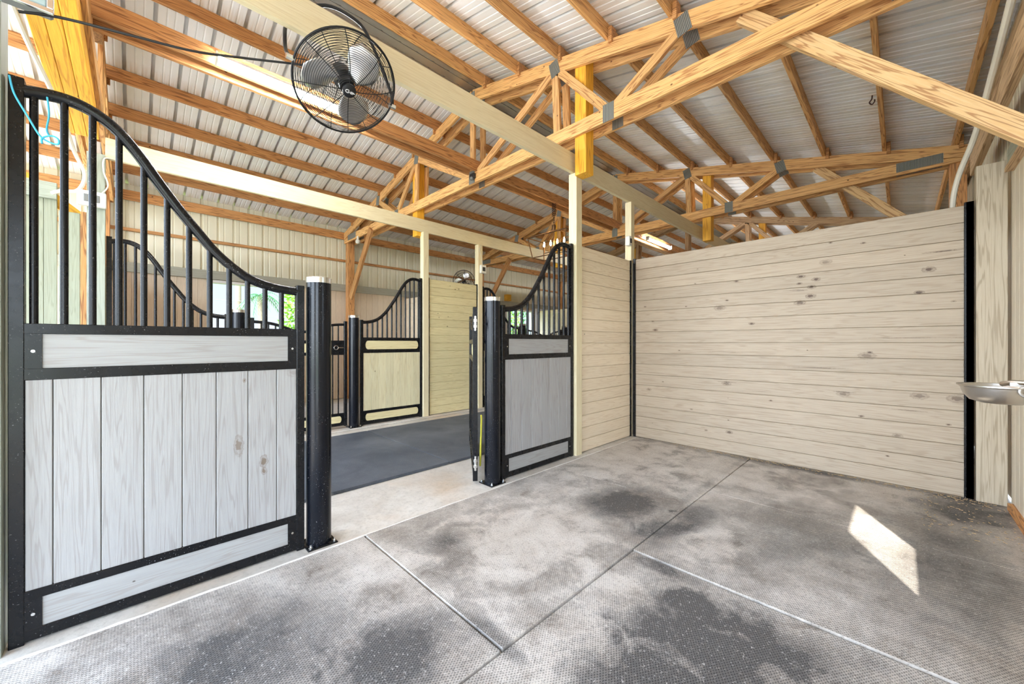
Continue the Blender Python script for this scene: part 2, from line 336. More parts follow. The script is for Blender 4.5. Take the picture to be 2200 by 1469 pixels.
# =================================================================== mesh helpers
class MB:
    def __init__(s, o=(0, 0, 0)): s.v = []; s.f = []; s.r = []; s.o = Vector(o); s.sm = []
    def add(s, vs, fs, rnd=None, smooth=False):
        b = len(s.v); s.v += [Vector(v)-s.o for v in vs]
        if rnd is None: rnd = random.random()
        for f in fs: s.f.append(tuple(i+b for i in f)); s.r.append(rnd); s.sm.append(smooth)
        return s
    def box(s, w0, w1, l0, l1, z0, z1, rnd=None):          # barn coordinates
        vs = [P(w, l, z) for w in (w0, w1) for l in (l0, l1) for z in (z0, z1)]
        return s.add(vs, [(0, 1, 3, 2), (4, 6, 7, 5), (0, 4, 5, 1), (2, 3, 7, 6), (0, 2, 6, 4), (1, 5, 7, 3)], rnd)
    def lbox(s, x0, x1, y0, y1, z0, z1, rnd=None):          # plain coordinates
        vs = [Vector((x, y, z)) for x in (x0, x1) for y in (y0, y1) for z in (z0, z1)]
        return s.add(vs, [(0, 1, 3, 2), (4, 6, 7, 5), (0, 4, 5, 1), (2, 3, 7, 6), (0, 2, 6, 4), (1, 5, 7, 3)], rnd)
    def prism(s, pts, off, rnd=None):                       # polygon pts extruded by vector off
        n = len(pts); off = Vector(off); vs = [Vector(p) for p in pts]+[Vector(p)+off for p in pts]
        return s.add(vs, [tuple(range(n)), tuple(range(2*n-1, n-1, -1))]+[(i, (i+1) % n, n+(i+1) % n, n+i) for i in range(n)], rnd)
    def tube(s, pts, r, n=10, closed=False, cap=True, ry=None):
        pts = [Vector(p) for p in pts]; m = len(pts); rings = []; up = None
        rr = r if isinstance(r, (list, tuple)) else [r]*m
        for i in range(m):
            if closed: t = pts[(i+1) % m]-pts[i-1]
            else: t = pts[min(i+1, m-1)]-pts[max(i-1, 0)]
            if t.length < 1e-9: t = Vector((0, 0, 1))
            t.normalize()
            if up is None:
                up = Vector((0, 0, 1)) if abs(t.z) < .9 else Vector((1, 0, 0))
            a = up-t*up.dot(t); a.normalize(); up = a; b = t.cross(a)
            rings.append([pts[i]+(a*math.cos(2*PI*k/n)+b*math.sin(2*PI*k/n))*rr[i] for k in range(n)])
        vs = [p for q in rings for p in q]; fs = []
        for i in range(m if closed else m-1):
            j = (i+1) % m
            for k in range(n): fs.append((i*n+k, i*n+(k+1) % n, j*n+(k+1) % n, j*n+k))
        if cap and not closed: fs += [tuple(range(n-1, -1, -1)), tuple((m-1)*n+k for k in range(n))]
        return s.add(vs, fs, None, True)
    def lathe(s, prof, n=32, c=(0, 0, 0), M4=None):        # profile (r, z) round the z axis
        vs = []; fs = []
        for r, z in prof:
            for k in range(n): vs.append(Vector((c[0]+r*math.cos(2*PI*k/n), c[1]+r*math.sin(2*PI*k/n), c[2]+z)))
        for i in range(len(prof)-1):
            for k in range(n): fs.append((i*n+k, i*n+(k+1) % n, (i+1)*n+(k+1) % n, (i+1)*n+k))
        if prof[0][0] > 1e-6: fs.append(tuple(range(n-1, -1, -1)))
        if prof[-1][0] > 1e-6: fs.append(tuple((len(prof)-1)*n+k for k in range(n)))
        if M4: vs = [M4 @ v for v in vs]
        return s.add(vs, fs, None, True)
    def build(s, name, mat, parent=None, bevel=0.0, loc=None, rot=None):
        me = D.meshes.new(name); me.from_pydata([tuple(v) for v in s.v], [], s.f)
        at = me.attributes.new('rnd', 'FLOAT', 'FACE')
        for i, r in enumerate(s.r): at.data[i].value = r
        bm = bmesh.new(); bm.from_mesh(me); bmesh.ops.recalc_face_normals(bm, faces=bm.faces); bm.to_mesh(me); bm.free()
        for p, q in zip(me.polygons, s.sm): p.use_smooth = q
        me.materials.append(mat)
        o = D.objects.new(name, me); COL.objects.link(o)
        o.location = s.o if loc is None else loc
        if rot is not None: o.rotation_euler = rot
        if any(s.sm):
            md = o.modifiers.new('edge', 'EDGE_SPLIT'); md.split_angle = math.radians(40)
        if bevel: 
            md = o.modifiers.new('bevel', 'BEVEL'); md.width = bevel; md.segments = 1; md.limit_method = 'ANGLE'
        if parent is not None: put(o, parent)
        return o

def put(o, parent):
    """parent without moving: every empty stands unrotated unless it says so"""
    o.parent = parent
    if 'local' not in o: o.location = Vector(o.location)-world_loc(parent)
def world_loc(o):
    v = Vector(o.location)
    while o.parent: o = o.parent; v += Vector(o.location)
    return v
def tag(o, label=None, cat=None, group=None, kind=None):
    if label: o['label'] = label
    if cat: o['category'] = cat
    if group: o['group'] = group
    if kind: o['kind'] = kind
    return o
def thing(name, label, cat, loc=(0, 0, 0), group=None, rz=0):
    o = D.objects.new(name, None); COL.objects.link(o); o.location = loc; o.rotation_euler = (0, 0, rz)
    o.empty_display_size = .1
    return tag(o, label, cat, group)
def struct(o): o['kind'] = 'structure'; return o

def beam(name, a, b, th, ht, mat, parent=None, side=None, bevel=.002):
    """a straight board from a to b, ht high in the plane that holds `side` as its normal, th thick along side;
    its own local x runs along the grain"""
    a = Vector(a); b = Vector(b); x = (b-a); L = x.length; x.normalize()
    n = Vector(side) if side is not None else Vector((0, 1, 0)); n = (n-x*n.dot(x)).normalized(); u = x.cross(n)
    m = MB().lbox(0, L, -th/2, th/2, -ht/2, ht/2)
    o = m.build(name, mat, None, bevel)
    R = Matrix((x, n, u)).transposed().to_4x4()
    o.rotation_mode = 'QUATERNION'; o.rotation_quaternion = R.to_quaternion()
    o.location = a
    if parent is not None: put(o, parent)
    return o
X_ = Vector((1, 0, 0)); Y_ = Vector((0, 1, 0)); Z_ = Vector((0, 0, 1))
def bz(pts, n=8):                                           # smooth curve through the points
    pts = [Vector(p) for p in pts]; r = []
    for i in range(len(pts)-1):
        p0 = pts[max(i-1, 0)]; p1 = pts[i]; p2 = pts[i+1]; p3 = pts[min(i+2, len(pts)-1)]
        for k in range(n):
            t = k/n
            r.append(.5*((2*p1)+(p2-p0)*t+(2*p0-5*p1+4*p2-p3)*t*t+(3*p1-p0-3*p2+p3)*t**3))
    return r+[pts[-1]]

# =================================================================== the building
WF = 2.455          # near stall front
WO = 5.48           # opposite stall front
LP = 4.588          # partition between this stall and the next
WR, WL = -.58, 8.5  # outside walls
RW = 4.05           # ridge
L0, L1 = -4.2, 18.2
TR = [-.31, 3.35, 7.02, 10.72, 14.4]    # trusses
zt = lambda w: 4.593-.235*abs(w-RW)      # top edge of the top chords
zr = lambda w: zt(w)+.142                # underside of the roof sheets

# ground and floor
m = MB(); m.box(-1.2, 9.2, L0-1, L1+1, -.25, -.015); struct(m.build('floor', M['concrete']))
g_ = MB(); g_.box(-40, -1.25, -40, 60, -.3, -.145); g_.box(9.25, 60, -40, 60, -.3, -.12); g_.box(-1.25, 9.25, L1+1.05, 60, -.3, -.12)
g_.box(-1.25, 9.25, -40, L0-1.05, -.3, -.142)
struct(g_.build('ground', M['grass']))
g_ = MB(); g_.box(-3, 11, -16, L0-1.02, -.14, -.02); g_.box(-7, -1.22, -16, 9, -.14, -.02); struct(g_.build('ground_bounce_apron', M['concrete']))  # unseen pale apron added to bounce light up under the roof
# roof sheets with ribs
def roofside(name, wa, wb):
    m = MB(); prof = []; l = L0; pitch = .2286
    while l < L1:
        prof += [(l, 0), (l-.002, .055), (l+.040, .055), (l+.038, 0), (l+.096, 0), (l+.101, .006), (l+.111, .006), (l+.116, 0), (l+.158, 0), (l+.163, .005), (l+.173, .005), (l+.178, 0)]
        l += pitch
    n = len(prof); vs = []
    for w in (wa, wb):
        for (ll, h) in prof: vs.append(P(w, ll, zr(w)+h))
    m.add(vs, [(i, i+1, n+i+1, n+i) for i in range(n-1)], 0.5)
    o = m.build(name, M['roof'])
    sd = o.modifiers.new('thick', 'SOLIDIFY'); sd.thickness = .003
    return struct(o)
roofside('ceiling_near_slope', RW, WR-.5)
roofside('ceiling_far_slope', RW, WL+.5)
# ridge flashing
m = MB()
for s in (1, -1):
    for a, b, h in ((0, .05, .0), (.055, .10, .008), (.105, .15, .0), (.155, .20, .008)):
        m.prism([P(RW+s*a, L0, zr(RW+a)-.012-h), P(RW+s*b, L0, zr(RW+b)-.012-h), P(RW+s*b, L0, zr(RW+b)-.006-h), P(RW+s*a, L0, zr(RW+a)-.006-h)], (0, L1-L0, 0))
struct(m.build('trim_1', M['flash']))

# purlins
ORD = ['first', 'second', 'third', 'fourth', 'fifth', 'sixth', 'seventh', 'eighth']
purl = []
for side, nm in ((-1, 'near'), (1, 'far')):
    for k in range(8):
        w = RW+side*(.24+.61*k)
        if (side == 1 and w > WL-.1) or (side == -1 and w < WR+.1): continue
        z = zt(w)+.071
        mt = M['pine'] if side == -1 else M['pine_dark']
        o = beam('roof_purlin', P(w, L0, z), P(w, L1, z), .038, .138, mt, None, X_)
        d = 'orange pine' if side == -1 else 'rough brown pine'
        where = 'near roof slope' if side == -1 else 'far roof slope'
        tag(o, f'{d} purlin, {ORD[k]} from the ridge on the {where}', 'purlin', 'roof purlins on the '+nm+' slope'); purl.append(w)

# trusses
PLAB = ['double roof truss at the top left, ending at the wide yellow timber', 'large double pine roof truss crossing right over the stall',
        'second double pine roof truss, past the board partition', 'third roof truss, small and greyish above the partition top', 'farthest roof truss, small above the partition top']
def truss(i, lc):
    t = thing('roof_truss', PLAB[i], 'roof truss', P(RW, lc, 3.33), 'double roof trusses')
    mt = M['pine'] if i < 3 else M['pine_grey']
    wr, wl = WR+.0, WL-.05
    for pl in ((-.088, .088) if i < 4 else (0,)):
        l = lc+pl
        for we in (wr, wl):
            a = P(RW, l, zt(RW)-.074); b = P(we, l, zt(we)-.074)
            beam('top_chord', a, b, .038, .144, mt, t, Y_)
        # bottom chord with tapered heels
        hr = wr+.10; hl = wl-.10
        pts = [P(hr, 0, 3.33), P(wr+.69, 0, 3.47), P(wl-.69, 0, 3.47), P(hl, 0, 3.33)]
        def lowz(w): return zt(w)-.150
        pts = [P(wr+.02, 0, 3.33), P(wr+.02, 0, lowz(wr+.02)), P(wr+.55, 0, min(3.47, lowz(wr+.55))), P(wr+.62, 0, 3.47), P(wl-.62, 0, 3.47), P(wl-.55, 0, min(3.47, lowz(wl-.55))), P(wl-.02, 0, lowz(wl-.02)), P(wl-.02, 0, 3.33)]
        o0 = P(wr, l-.019, 0)
        mm = MB(); mm.prism([Vector(p)-Vector((o0.x, 0, 0)) for p in pts], (0, .038, 0))
        o = mm.build('bottom_chord', mt, None, .002); o.location = o0; put(o, t)
        # webs
        for s, wend in ((-1, wr), (1, wl)):
            T1 = RW+s*1.42; B1 = RW+s*2.08; T2 = RW+s*2.78
            def T(w): return P(w, l, zt(w)-.11)
            def B(w): return P(w, l, 3.42)
            beam('web', T(T1), B(RW+s*.03), .035, .088, mt, t, Y_)
            beam('web', T(T1), B(T1+s*.03), .035, .088, mt, t, Y_)
            beam('web', T(T1+s*.02), B(B1), .035, .088, mt, t, Y_)
            beam('web', B(B1+s*.02), T(T2), .035, .088, mt, t, Y_)
        beam('king_post', P(RW, l, zt(RW)-.10), P(RW, l, 3.42), .035, .088, mt, t, Y_)
        if i in (1, 2):
            ply = -1 if pl < 0 else 1
            for (w, z, a) in [(RW, zt(RW)-.12, 0), (RW, 3.42, 0)]+[(RW+s*1.42, zt(RW+1.42)-.10, s) for s in (1, -1)]+[(RW+s*2.08, 3.41, 0) for s in (1, -1)]+[(RW+s*2.78, zt(RW+2.78)-.10, s) for s in (1, -1)]:
                pz = MB(P(w, l-.0215, z)).box(w-.06, w+.06, l-.0215, l-.0193, z-.085, z+.085)
                o = pz.build('nail_plate', M['plate'], t); o.rotation_euler = (0, math.atan(.235)*a, 0)
            pz = MB(P(wr+.42, l-.0215, 3.42)).box(wr+.22, wr+.62, l-.0215, l-.0193, 3.36, 3.475); pz.build('nail_plate', M['plate'], t)
            pz = MB(P(wl-.42, l-.0215, 3.42)).box(wl-.62, wl-.22, l-.0215, l-.0193, 3.36, 3.475); pz.build('nail_plate', M['plate'], t)
        for w in purl:
            s = -1 if w < RW else 1
            z = zt(w)
            mm = MB(P(w, l, z)).box(min(w+s*.021, w+s*.059), max(w+s*.021, w+s*.059), l-.045, l+.045, z-.05, z+.10)
            mm.build('purlin_cleat', M['pine_dark'], t, .003)
    return t
trusses = [truss(i, l) for i, l in enumerate(TR)]

# posts, braces
for i, l in enumerate(TR[:4]):
    for w, nm in ((WR+.10, 'wall beside the stall'), (WL-.12, 'far outside wall')):
        if i < 2 and w < 0: continue
        o = beam('wall_post', P(w, l, 0), P(w, l, 3.47 if w > 0 else 3.50), .136, .136, M['pine_dark'], None, Y_)
        tag(o, f'brown pine post on the {nm}, under the {ORD[i]} truss', 'post', 'posts of the outside walls')
for i in (1, 2, 3):
    for w0, w1, nm in ((WR+.10, .86, 'near'), (WL-.15, WL-1.42, 'far')):
        if i == 3 and w0 < 0: continue
        zlow = 2.30 if w0 < 0 else 2.12
        lb = TR[i] if w0 < 0 else TR[i]-.135
        if w0 > 0: w0, w1 = 8.0, 7.05
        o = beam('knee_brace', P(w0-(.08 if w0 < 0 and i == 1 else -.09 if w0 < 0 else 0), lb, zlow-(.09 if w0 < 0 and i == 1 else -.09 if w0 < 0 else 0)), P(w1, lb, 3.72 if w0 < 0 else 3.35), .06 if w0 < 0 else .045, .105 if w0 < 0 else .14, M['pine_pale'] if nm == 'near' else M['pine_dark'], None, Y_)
        lab = {(1, 'near'): 'long pale pine knee brace slanting down to the right edge', (2, 'near'): 'small pale knee brace below the second truss, above the partition',
               (1, 'far'): 'brown knee brace slanting down beside the far wall post', (2, 'far'): 'pinkish knee brace behind the small outlet post',
               (3, 'far'): 'farthest brown knee brace at the far wall'}[(i, nm)]
        tag(o, lab, 'knee brace', 'knee braces')
for i, l in enumerate(TR[:4]):
    for w, nm in ((WF-.135, 'near'), (WO+.10, 'opposite')):
        if i == 0: continue
        zb = 2.94
        o = beam('yellow_post', P(w, l, zb), P(w, l, zt(w)-.01), .136, .136, M['yellow'], None, Y_)
        tag(o, f'yellow timber post hanging in the {ORD[i]} truss above the {nm} stall front', 'post', 'yellow posts clamped in the trusses')
# wide yellow timber beneath the first truss
m = thing('yellow_beam', 'wide yellow three-plank timber beam overhead at top left', 'beam', P(3.2, TR[0], 3.2))
for k in range(3):
    ll = TR[0]-.115+.077*k
    beam('plank', P(2.6, ll, 3.255), P(5.52, ll, 3.255), .075, .14, M['yellow'], m, Y_, .004)
# white post continues below on opposite side
def post(name, w, l, z0, z1, mat, lab, sec=.10, grp='cream posts of the stall fronts', sl=None):
    o = beam(name, P(w, l, z0), P(w, l, z1), sec, sl or sec, mat, None, Y_); return tag(o, lab, 'post', grp)
post('stall_post', WF, 3.382, 0, 3.0, M['cream'], 'cream painted post between the narrow barred panel and board wall')
post('stall_post', WF, 4.56, 2.25, 3.0, M['cream'], 'short cream post above the stall corner under the header', .085)
post('stall_post', WF, -.415, 0, 3.05, M['sage'], 'pale sage post at the left edge of the frame', .12)
post('stall_post', WO, 3.40, 0, 3.0, M['cream'], 'cream post of the opposite stall beside its board wall')
post('stall_post', WO, 4.55, 0, 3.0, M['cream'], 'cream post carrying the small outlet box across the aisle')
post('stall_post', WO, -.25, 0, 3.02, M['sage'], 'sage painted post behind the near black bars', .12)
for i, (w, nm) in enumerate(((WF, 'near'), (WO, 'opposite'))):
    o = beam('header_beam', P(w, -.9 if i == 0 else -.19, 3.105), P(w, 12.0, 3.105), .04, .205, M['cream'], None, X_)
    tag(o, 'long cream header board over the near stall front' if i == 0 else 'cream header board over the opposite stall front', 'beam', 'cream headers')
# centre boards carrying lamps
for k, (w, nm) in enumerate(((3.96, 'lower'), (4.12, 'upper'))):
    o = beam('ceiling_joist', P(w, L0, 3.545), P(w, 12.4, 3.545), .038, .14, M['pine_dark'], None, X_)
    tag(o, f'dark brown lamp-carrying board along the aisle centre, {nm} of the pair', 'joist', 'boards along the aisle centre')
m = MB(P(4.04, 0, 3.63)); m.tube([P(4.04, L0, 3.62), P(4.04, 12, 3.62)], .016, 8)
tag(m.build('metal_conduit', M['flash']), 'straight grey metal conduit running between the centre boards', 'conduit')

# far outside wall
def ribs(m, axis_w, l0, l1, z0, z1, sgn, topf=None, pitch=.2286):
    prof = []; l = l0
    while l < l1:
        prof += [(l, 0), (l+.012, .02), (l+.035, .02), (l+.047, 0), (l+.10, 0), (l+.106, .006), (l+.118, .006), (l+.124, 0)]; l += pitch
    prof = [(min(a, l1), b) for a, b in prof]+[(l1, 0)]; n = len(prof)
    vs = [P(axis_w+sgn*h, ll, z0) for ll, h in prof]+[P(axis_w+sgn*h, ll, z1) for ll, h in prof]
    m.add(vs, [(i, i+1, n+i+1, n+i) for i in range(n-1)], .5)
def cutwall(nm, w, t, holes, l0, l1, z1, mat, axis='v', pitch=.135, inward=-1, z0=0.0):
    """vertical boards from z0 to z1 with rectangular openings (l0,l1,z0,z1)"""
    m = MB(P(w, l0, 0)); l = l0
    while l < l1:
        a, b = l+.002, min(l+pitch, l1); r = random.random(); segs = [(z0, z1)]
        for (h0, h1, hz0, hz1) in holes:
            if b > h0+.01 and a < h1-.01:
                segs = [s for s in [(z0, hz0), (hz1, z1)] if s[1]-s[0] > .01]
        for (sa, sb) in segs: m.box(w, w+t, a, b, sa, sb, r)
        l += pitch
    return struct(m.build(nm, mat, None, .003))
W1 = (1.0, 2.36, 1.12, 2.25); W2 = (8.2, 9.25, 1.15, 2.2)
wl_ = cutwall('wall_left', WL, .03, [W1, W2], L0, L1, 2.34, M['wall_v'])
m = MB(P(WL, 0, 0)); ribs(m, WL+.02, L0, L1, 2.40, 3.70, 1)
o = m.build('wall_left_siding', M['siding']); o.modifiers.new('t', 'SOLIDIFY').thickness = .002; struct(o)
m = MB(P(WL+.1, 0, 0))
hs = [W1, W2]; la = L0
for (a, b, c, d) in hs:
    m.box(WL+.04, WL+.06, la, a, -.1, 2.42); m.box(WL+.04, WL+.06, a, b, -.1, c); m.box(WL+.04, WL+.06, a, b, d, 2.42); la = b
m.box(WL+.04, WL+.06, la, L1, -.1, 2.42)
struct(m.build('wall_left_outer', M['siding']))
o = beam('trim_2', P(WL-.02, L0, 2.385), P(WL-.02, L1, 2.385), .04, .15, M['trim'], None, X_); struct(o)
o = beam('wall_girt', P(WL-.02, L0, 2.97), P(WL-.02, L1, 2.97), .06, .045, M['pine_dark'], None, X_)
tag(o, 'thin reddish brown girt along the far metal wall', 'girt')
o = beam('eave_plate', P(WL-.04, L0, 3.50), P(WL-.04, L1, 3.50), .04, .15, M['pine_dark'], None, X_)
tag(o, 'brown eave board along the top of the far wall', 'beam')
for i, (a, b, c, d) in enumerate((W1, W2)):
    t = thing(f'window_{i+1}', None, None, P(WL, (a+b)/2, c)); struct(t)
    mm = MB(P(WL, a, c)); s = .05
    mm.box(WL-.03, WL+.08, a-s, a, c-s, d+s); mm.box(WL-.03, WL+.08, b, b+s, c-s, d+s); mm.box(WL-.03, WL+.08, a, b, d, d+s); mm.box(WL-.04, WL+.08, a, b, c-s, c)
    mm.build('window_frame', M['white_trim'], t, .004)
# white boarded planking on the far wall next to the second window
m = MB(P(8.44, 9.4, 1.0)); z = .9
while z < 2.25: m.box(8.43, 8.46, 9.42, 11.9, z, z+.092); z += .095
o = m.build('white_planking', M['white_h'], None, .003)
tag(o, 'wide white boarded shutter on the far wall, right of the greenery', 'planking')
# end gable
m = MB(); 
for (a, b) in ((WR, WL),):
    m.box(a, b, L1+.02, L1+.05, -.01, 3.4)
m.prism([P(WR, L1+.02, 3.4), P(WL, L1+.02, 3.4), P(WL, L1+.02, 3.6), P(RW, L1+.02, 4.7), P(WR, L1+.02, 3.6)], (0, .03, 0))
struct(m.build('wall_far_end', M['siding']))

# wall behind the camera's right: metal siding with a window opening that lets the sun in
WS = (1.49, 2.20, 1.185, 2.005)
m = MB(P(WR, 0, 0))
def rseg(l0, l1, z0, z1): ribs(m, WR-.02, l0, l1, z0, z1, -1)
a, b, c, d = WS
rseg(L0, -2.3, 0, 3.66); rseg(-.5, a, 0, 3.66); rseg(-2.3, -.5, 0, .25); rseg(-2.3, -.5, 2.2, 3.66); rseg(b, 6.2, 0, 3.66); rseg(6.2, L1, 0, 3.66); rseg(a, b, 0, c); rseg(a, b, d, 3.66)
o = m.build('wall_right', M['siding_cream']); o.modifiers.new('t', 'SOLIDIFY').thickness = .002; struct(o)
m = MB(P(WR, 0, 0)); l = 2.25
while l < 4.5:
    m.box(WR-.005, WR+.015, l+.0015, l+.1335, 0, 2.45); l += .135
m2 = MB(P(WR, 0, 0)); 
struct(m.build('wall_right_lining', M['cream_v'], None, .003))
t = thing('added_door_1', None, None, P(WR, -1.4, 0)); struct(t)  # unseen doorway behind the camera, added to let in more light
mm = MB(P(WR, -1.4, 0))
mm.box(WR-.06, WR+.02, -2.36, -2.3, .0, 2.26); mm.box(WR-.06, WR+.02, -.5, -.44, 0, 2.26); mm.box(WR-.06, WR+.02, -2.3, -.5, 2.2, 2.26)
mm.build('added_door_frame', M['white_trim'], t, .004)
t = thing('window_3', None, None, P(WR, a, c)); struct(t)
mm = MB(P(WR, a, c)); s = .05
mm.box(WR-.05, WR+.02, a-s, a, c-s, d+s); mm.box(WR-.05, WR+.02, b, b+s, c-s, d+s); mm.box(WR-.05, WR+.02, a, b, d, d+s); mm.box(WR-.05, WR+.02, a, b, c-s, c)
mm.build('window_frame', M['white_trim'], t, .004)
o = beam('trim_3', P(WR+.03, 2.25, 2.51), P(WR+.03, 4.45, 2.51), .03, .13, M['sage'], None, X_); struct(o)
o = beam('trim_4', P(WR+.035, 2.25, 2.435), P(WR+.035, 4.45, 2.435), .045, .03, M['pine_grey'], None, X_); struct(o)
o = beam('wall_girt', P(WR+.035, -1, 3.24), P(WR+.035, 9, 3.24), .04, .13, M['pine_grey'], None, X_); tag(o, 'weathered girt high on the wall at the right edge', 'girt')
o = beam('wall_girt', P(WR+.10, -1, 2.86), P(WR+.10, 5.6, 2.86), .045, .19, M['pine_grey'], None, X_)
tag(o, 'broad weathered plank below the upper girt at the right edge', 'girt')
# cover board at wall foot
o = beam('baseboard_right', P(WR+.03, 1.2, .02), P(WR+.03, 4.45, .02), .03, .07, M['pine_dark'], None, X_); struct(o)

# =================================================================== partition and board walls
t = thing('board_partition', 'tall whitewashed board partition with dark knots between the stalls', 'partition', P(1.0, LP, 0))
m = MB(P(1.0, LP, 0)); z = .006; n = 17; hh = 2.255/n
for k in range(n):
    m.box(-.345, 2.40, LP-.02, LP+.02, z+.0015, z+hh-.0015); z += hh
m.box(-.34, 2.395, LP-.006, LP+.006, .01, 2.25)
m.build('boards', M['partition'], t, .0025)
m = MB(P(-.41, LP, 0)); m.box(-.393, -.343, LP-.034, LP-.021, .0, 2.28); m.box(-.393, -.352, LP-.034, LP+.03, 0, 2.28)
m.build('end_channel', M['black'], t, .002)
m = MB(P(2.40, LP, 0)); m.box(2.375, 2.405, LP-.035, LP+.022, .0, 2.27); m.build('corner_channel', M['black'], t, .002)
o = beam('wall_timber', P(-.474, LP-.01, 0), P(-.474, LP-.01, 2.53), .10, .148, M['greige'], None, Y_)
o.location.z = 0
tag(o, 'tall greige painted timber at the right end of the partition', 'post')
def boardwall(w, l0, l1, mat, lab, n=17, ztop=2.25):
    t = thing('side_board_wall', lab, 'board wall', P(w, (l0+l1)/2, 0), 'horizontal board walls of the fronts')
    m = MB(P(w, l0, 0)); hh = (ztop-.01)/n
    for k in range(n): m.box(w-.02, w+.02, l0+.02, l1-.02, .01+hh*k+.0015, .01+hh*(k+1)-.0015)
    m.box(w-.006, w+.006, l0+.02, l1-.02, .012, ztop-.005)
    m.build('boards', mat, t, .0025)
    for l, tt in ((l0, .012), (l1, .012)):
        mm = MB(P(w, l, 0)).box(w-.028, w+.028, l-.002 if l == l0 else l-.02, l+.022 if l == l0 else l+.004, 0, ztop+.02)
        mm.build('end_channel', M['black'], t)
    return t
boardwall(WF, 3.435, 4.545, M['side_h'], 'narrow whitewashed board wall beside the cream post, in the stall corner')
boardwall(WO, 3.455, 4.50, M['opp_h'], 'yellowish cream board wall across the aisle')
boardwall(WF, 8.33, 9.4, M['side_h'], 'board wall of the next stall front past the partition')
boardwall(WO, 8.35, 9.4, M['opp_h'], 'farther cream board wall across the aisle')
post('corner_post', WF, 4.575, 0, 2.25, M['cream'], 'slim cream strip post in the stall corner', .045)
post('stall_post', WO, 8.28, 0, 3.0, M['cream'], 'cream post of the second opposite stall')
# opposite side, left: tack room wall boards
def vboards(name, w, l0, l1, z1, lab, t=.03):
    m = MB(P(w, l0, 0)); l = l0
    while l < l1-.01: m.box(w, w+t, l+.001, min(l+.135, l1)-.001, 0, z1); l += .135
    return tag(m.build(name, M['sage_v'], None, .003), lab, 'board wall', 'sage vertical board walls')
vboards('tack_room_wall', 5.52, -2.2, -.50, 2.68, 'taller sage board wall behind the leftmost black bars')
o = beam('cap_board', P(5.50, -2.2, 2.60), P(5.50, -.50, 2.60), .03, .15, M['sage'], None, X_); tag(o, 'sage cap board on the taller left board wall', 'board')
vboards('tack_room_wall', 5.49, -.49, -.335, 2.43, 'lower sage board wall beside the sage post, left')
o = beam('brown_stud', P(5.50, -.334, 0), P(5.50, -.334, 2.45),   .04, .028, M['pine_dark'], None, Y_); tag(o, 'thin brown stud between sage boards and sage post', 'stud')
o = beam('yellow_brace', P(5.62, -.72, 2.72), P(5.60, -.38, 2.42), .05, .10, M['yellow'], None, X_); tag(o, 'short yellow brace behind the lower sage board wall', 'brace')
# far stall divider behind opposite fronts
for l, lab in ((4.62, 'board divider between the two opposite stalls'), (9.46, 'board divider beyond the second opposite stall'), (-.28, 'board divider behind the sage post')):
    m = MB(P(7, l, 0)); hh = 2.24/17
    for k in range(17): m.box(5.56, 8.3, l-.02, l+.02, hh*k+.0015, hh*(k+1)-.0015)
    m.box(5.56, 8.3, l-.006, l+.006, .01, 2.235)
    tag(m.build('stall_divider', M['side_h'], None, .0025), lab, 'partition', 'dividers of the opposite stalls')

# curb under the near front and floor strips
m = MB(P(WF, 0, 0)); m.box(WF-.11, WF+.13, -.9, 4.56, -.014, .004); struct(m.build('trim_5', M['concrete'], None, .004))
m = MB(P(WF, 0, 0)); pts = []
for i in range(70):
    l = -.9+i*.078; pts.append(P(WF-.117+random.uniform(-.004, .004), l, .003))
m.tube(pts, [random.uniform(.004, .0085) for i in range(70)], 6)
struct(m.build('trim_6', M['caulk']))
m = MB(P(WO, 0, 0)); m.box(WO-.14, WO+.11, -.9, 12, -.014, .0); struct(m.build('trim_7', M['concrete'], None, .004))

# mats
def mat_(w0, w1, l0, l1, lab, mt='mat', z=.008, tilt=0, nm='stall_mat', grp='rubber mats on the stall floor'):
    g = .003; c = P((w0+w1)/2, (l0+l1)/2, 0)
    m = MB(c); 
    nw = 8; vs = []
    m.box(w0+g, w1-g, l0+g, l1-g, -.013, z)
    return tag(m.build(nm, M[mt], None, .0015), lab, 'mat', grp)
mat_(1.09, 2.335, 1.025, 2.895, 'dusty studded mat in the doorway of the stall, wide pale one with the ring stain')
mat_(1.09, 2.335, -.80, 1.020, 'dark studded mat in front of the wide near stall panel', z=.004)
mat_(1.09, 2.335, 2.90, 4.56, 'pale studded mat in the far corner below the narrow barred panel', z=.006)
mat_(-.55, 1.085, .82, 2.045, 'darkest studded mat at the bottom centre of the frame', z=.003)
mat_(-.55, 1.085, 2.05, 3.29, 'studded mat that holds most of the sunlit patch', z=.010)
mat_(-.55, 1.085, 3.295, 4.56, 'dusty mat along the foot of the tall board partition', z=.008)
mat_(-.55, 1.085, -.42, .815, 'mat under the camera beside the stall door')
mat_(3.17, 5.07, -1.4, 2.25, 'black aisle mat, the nearer one left of the seam', 'aisle', .012, nm='aisle_mat', grp='black mats in the aisle')
mat_(3.17, 5.07, 2.255, 5.9, 'black aisle mat, the farther one right of the seam', 'aisle', .012, nm='aisle_mat', grp='black mats in the aisle')
mat_(3.17, 5.07, 5.905, 9.5, 'black aisle mat, farthest along the aisle', 'aisle', .012, nm='aisle_mat', grp='black mats in the aisle')

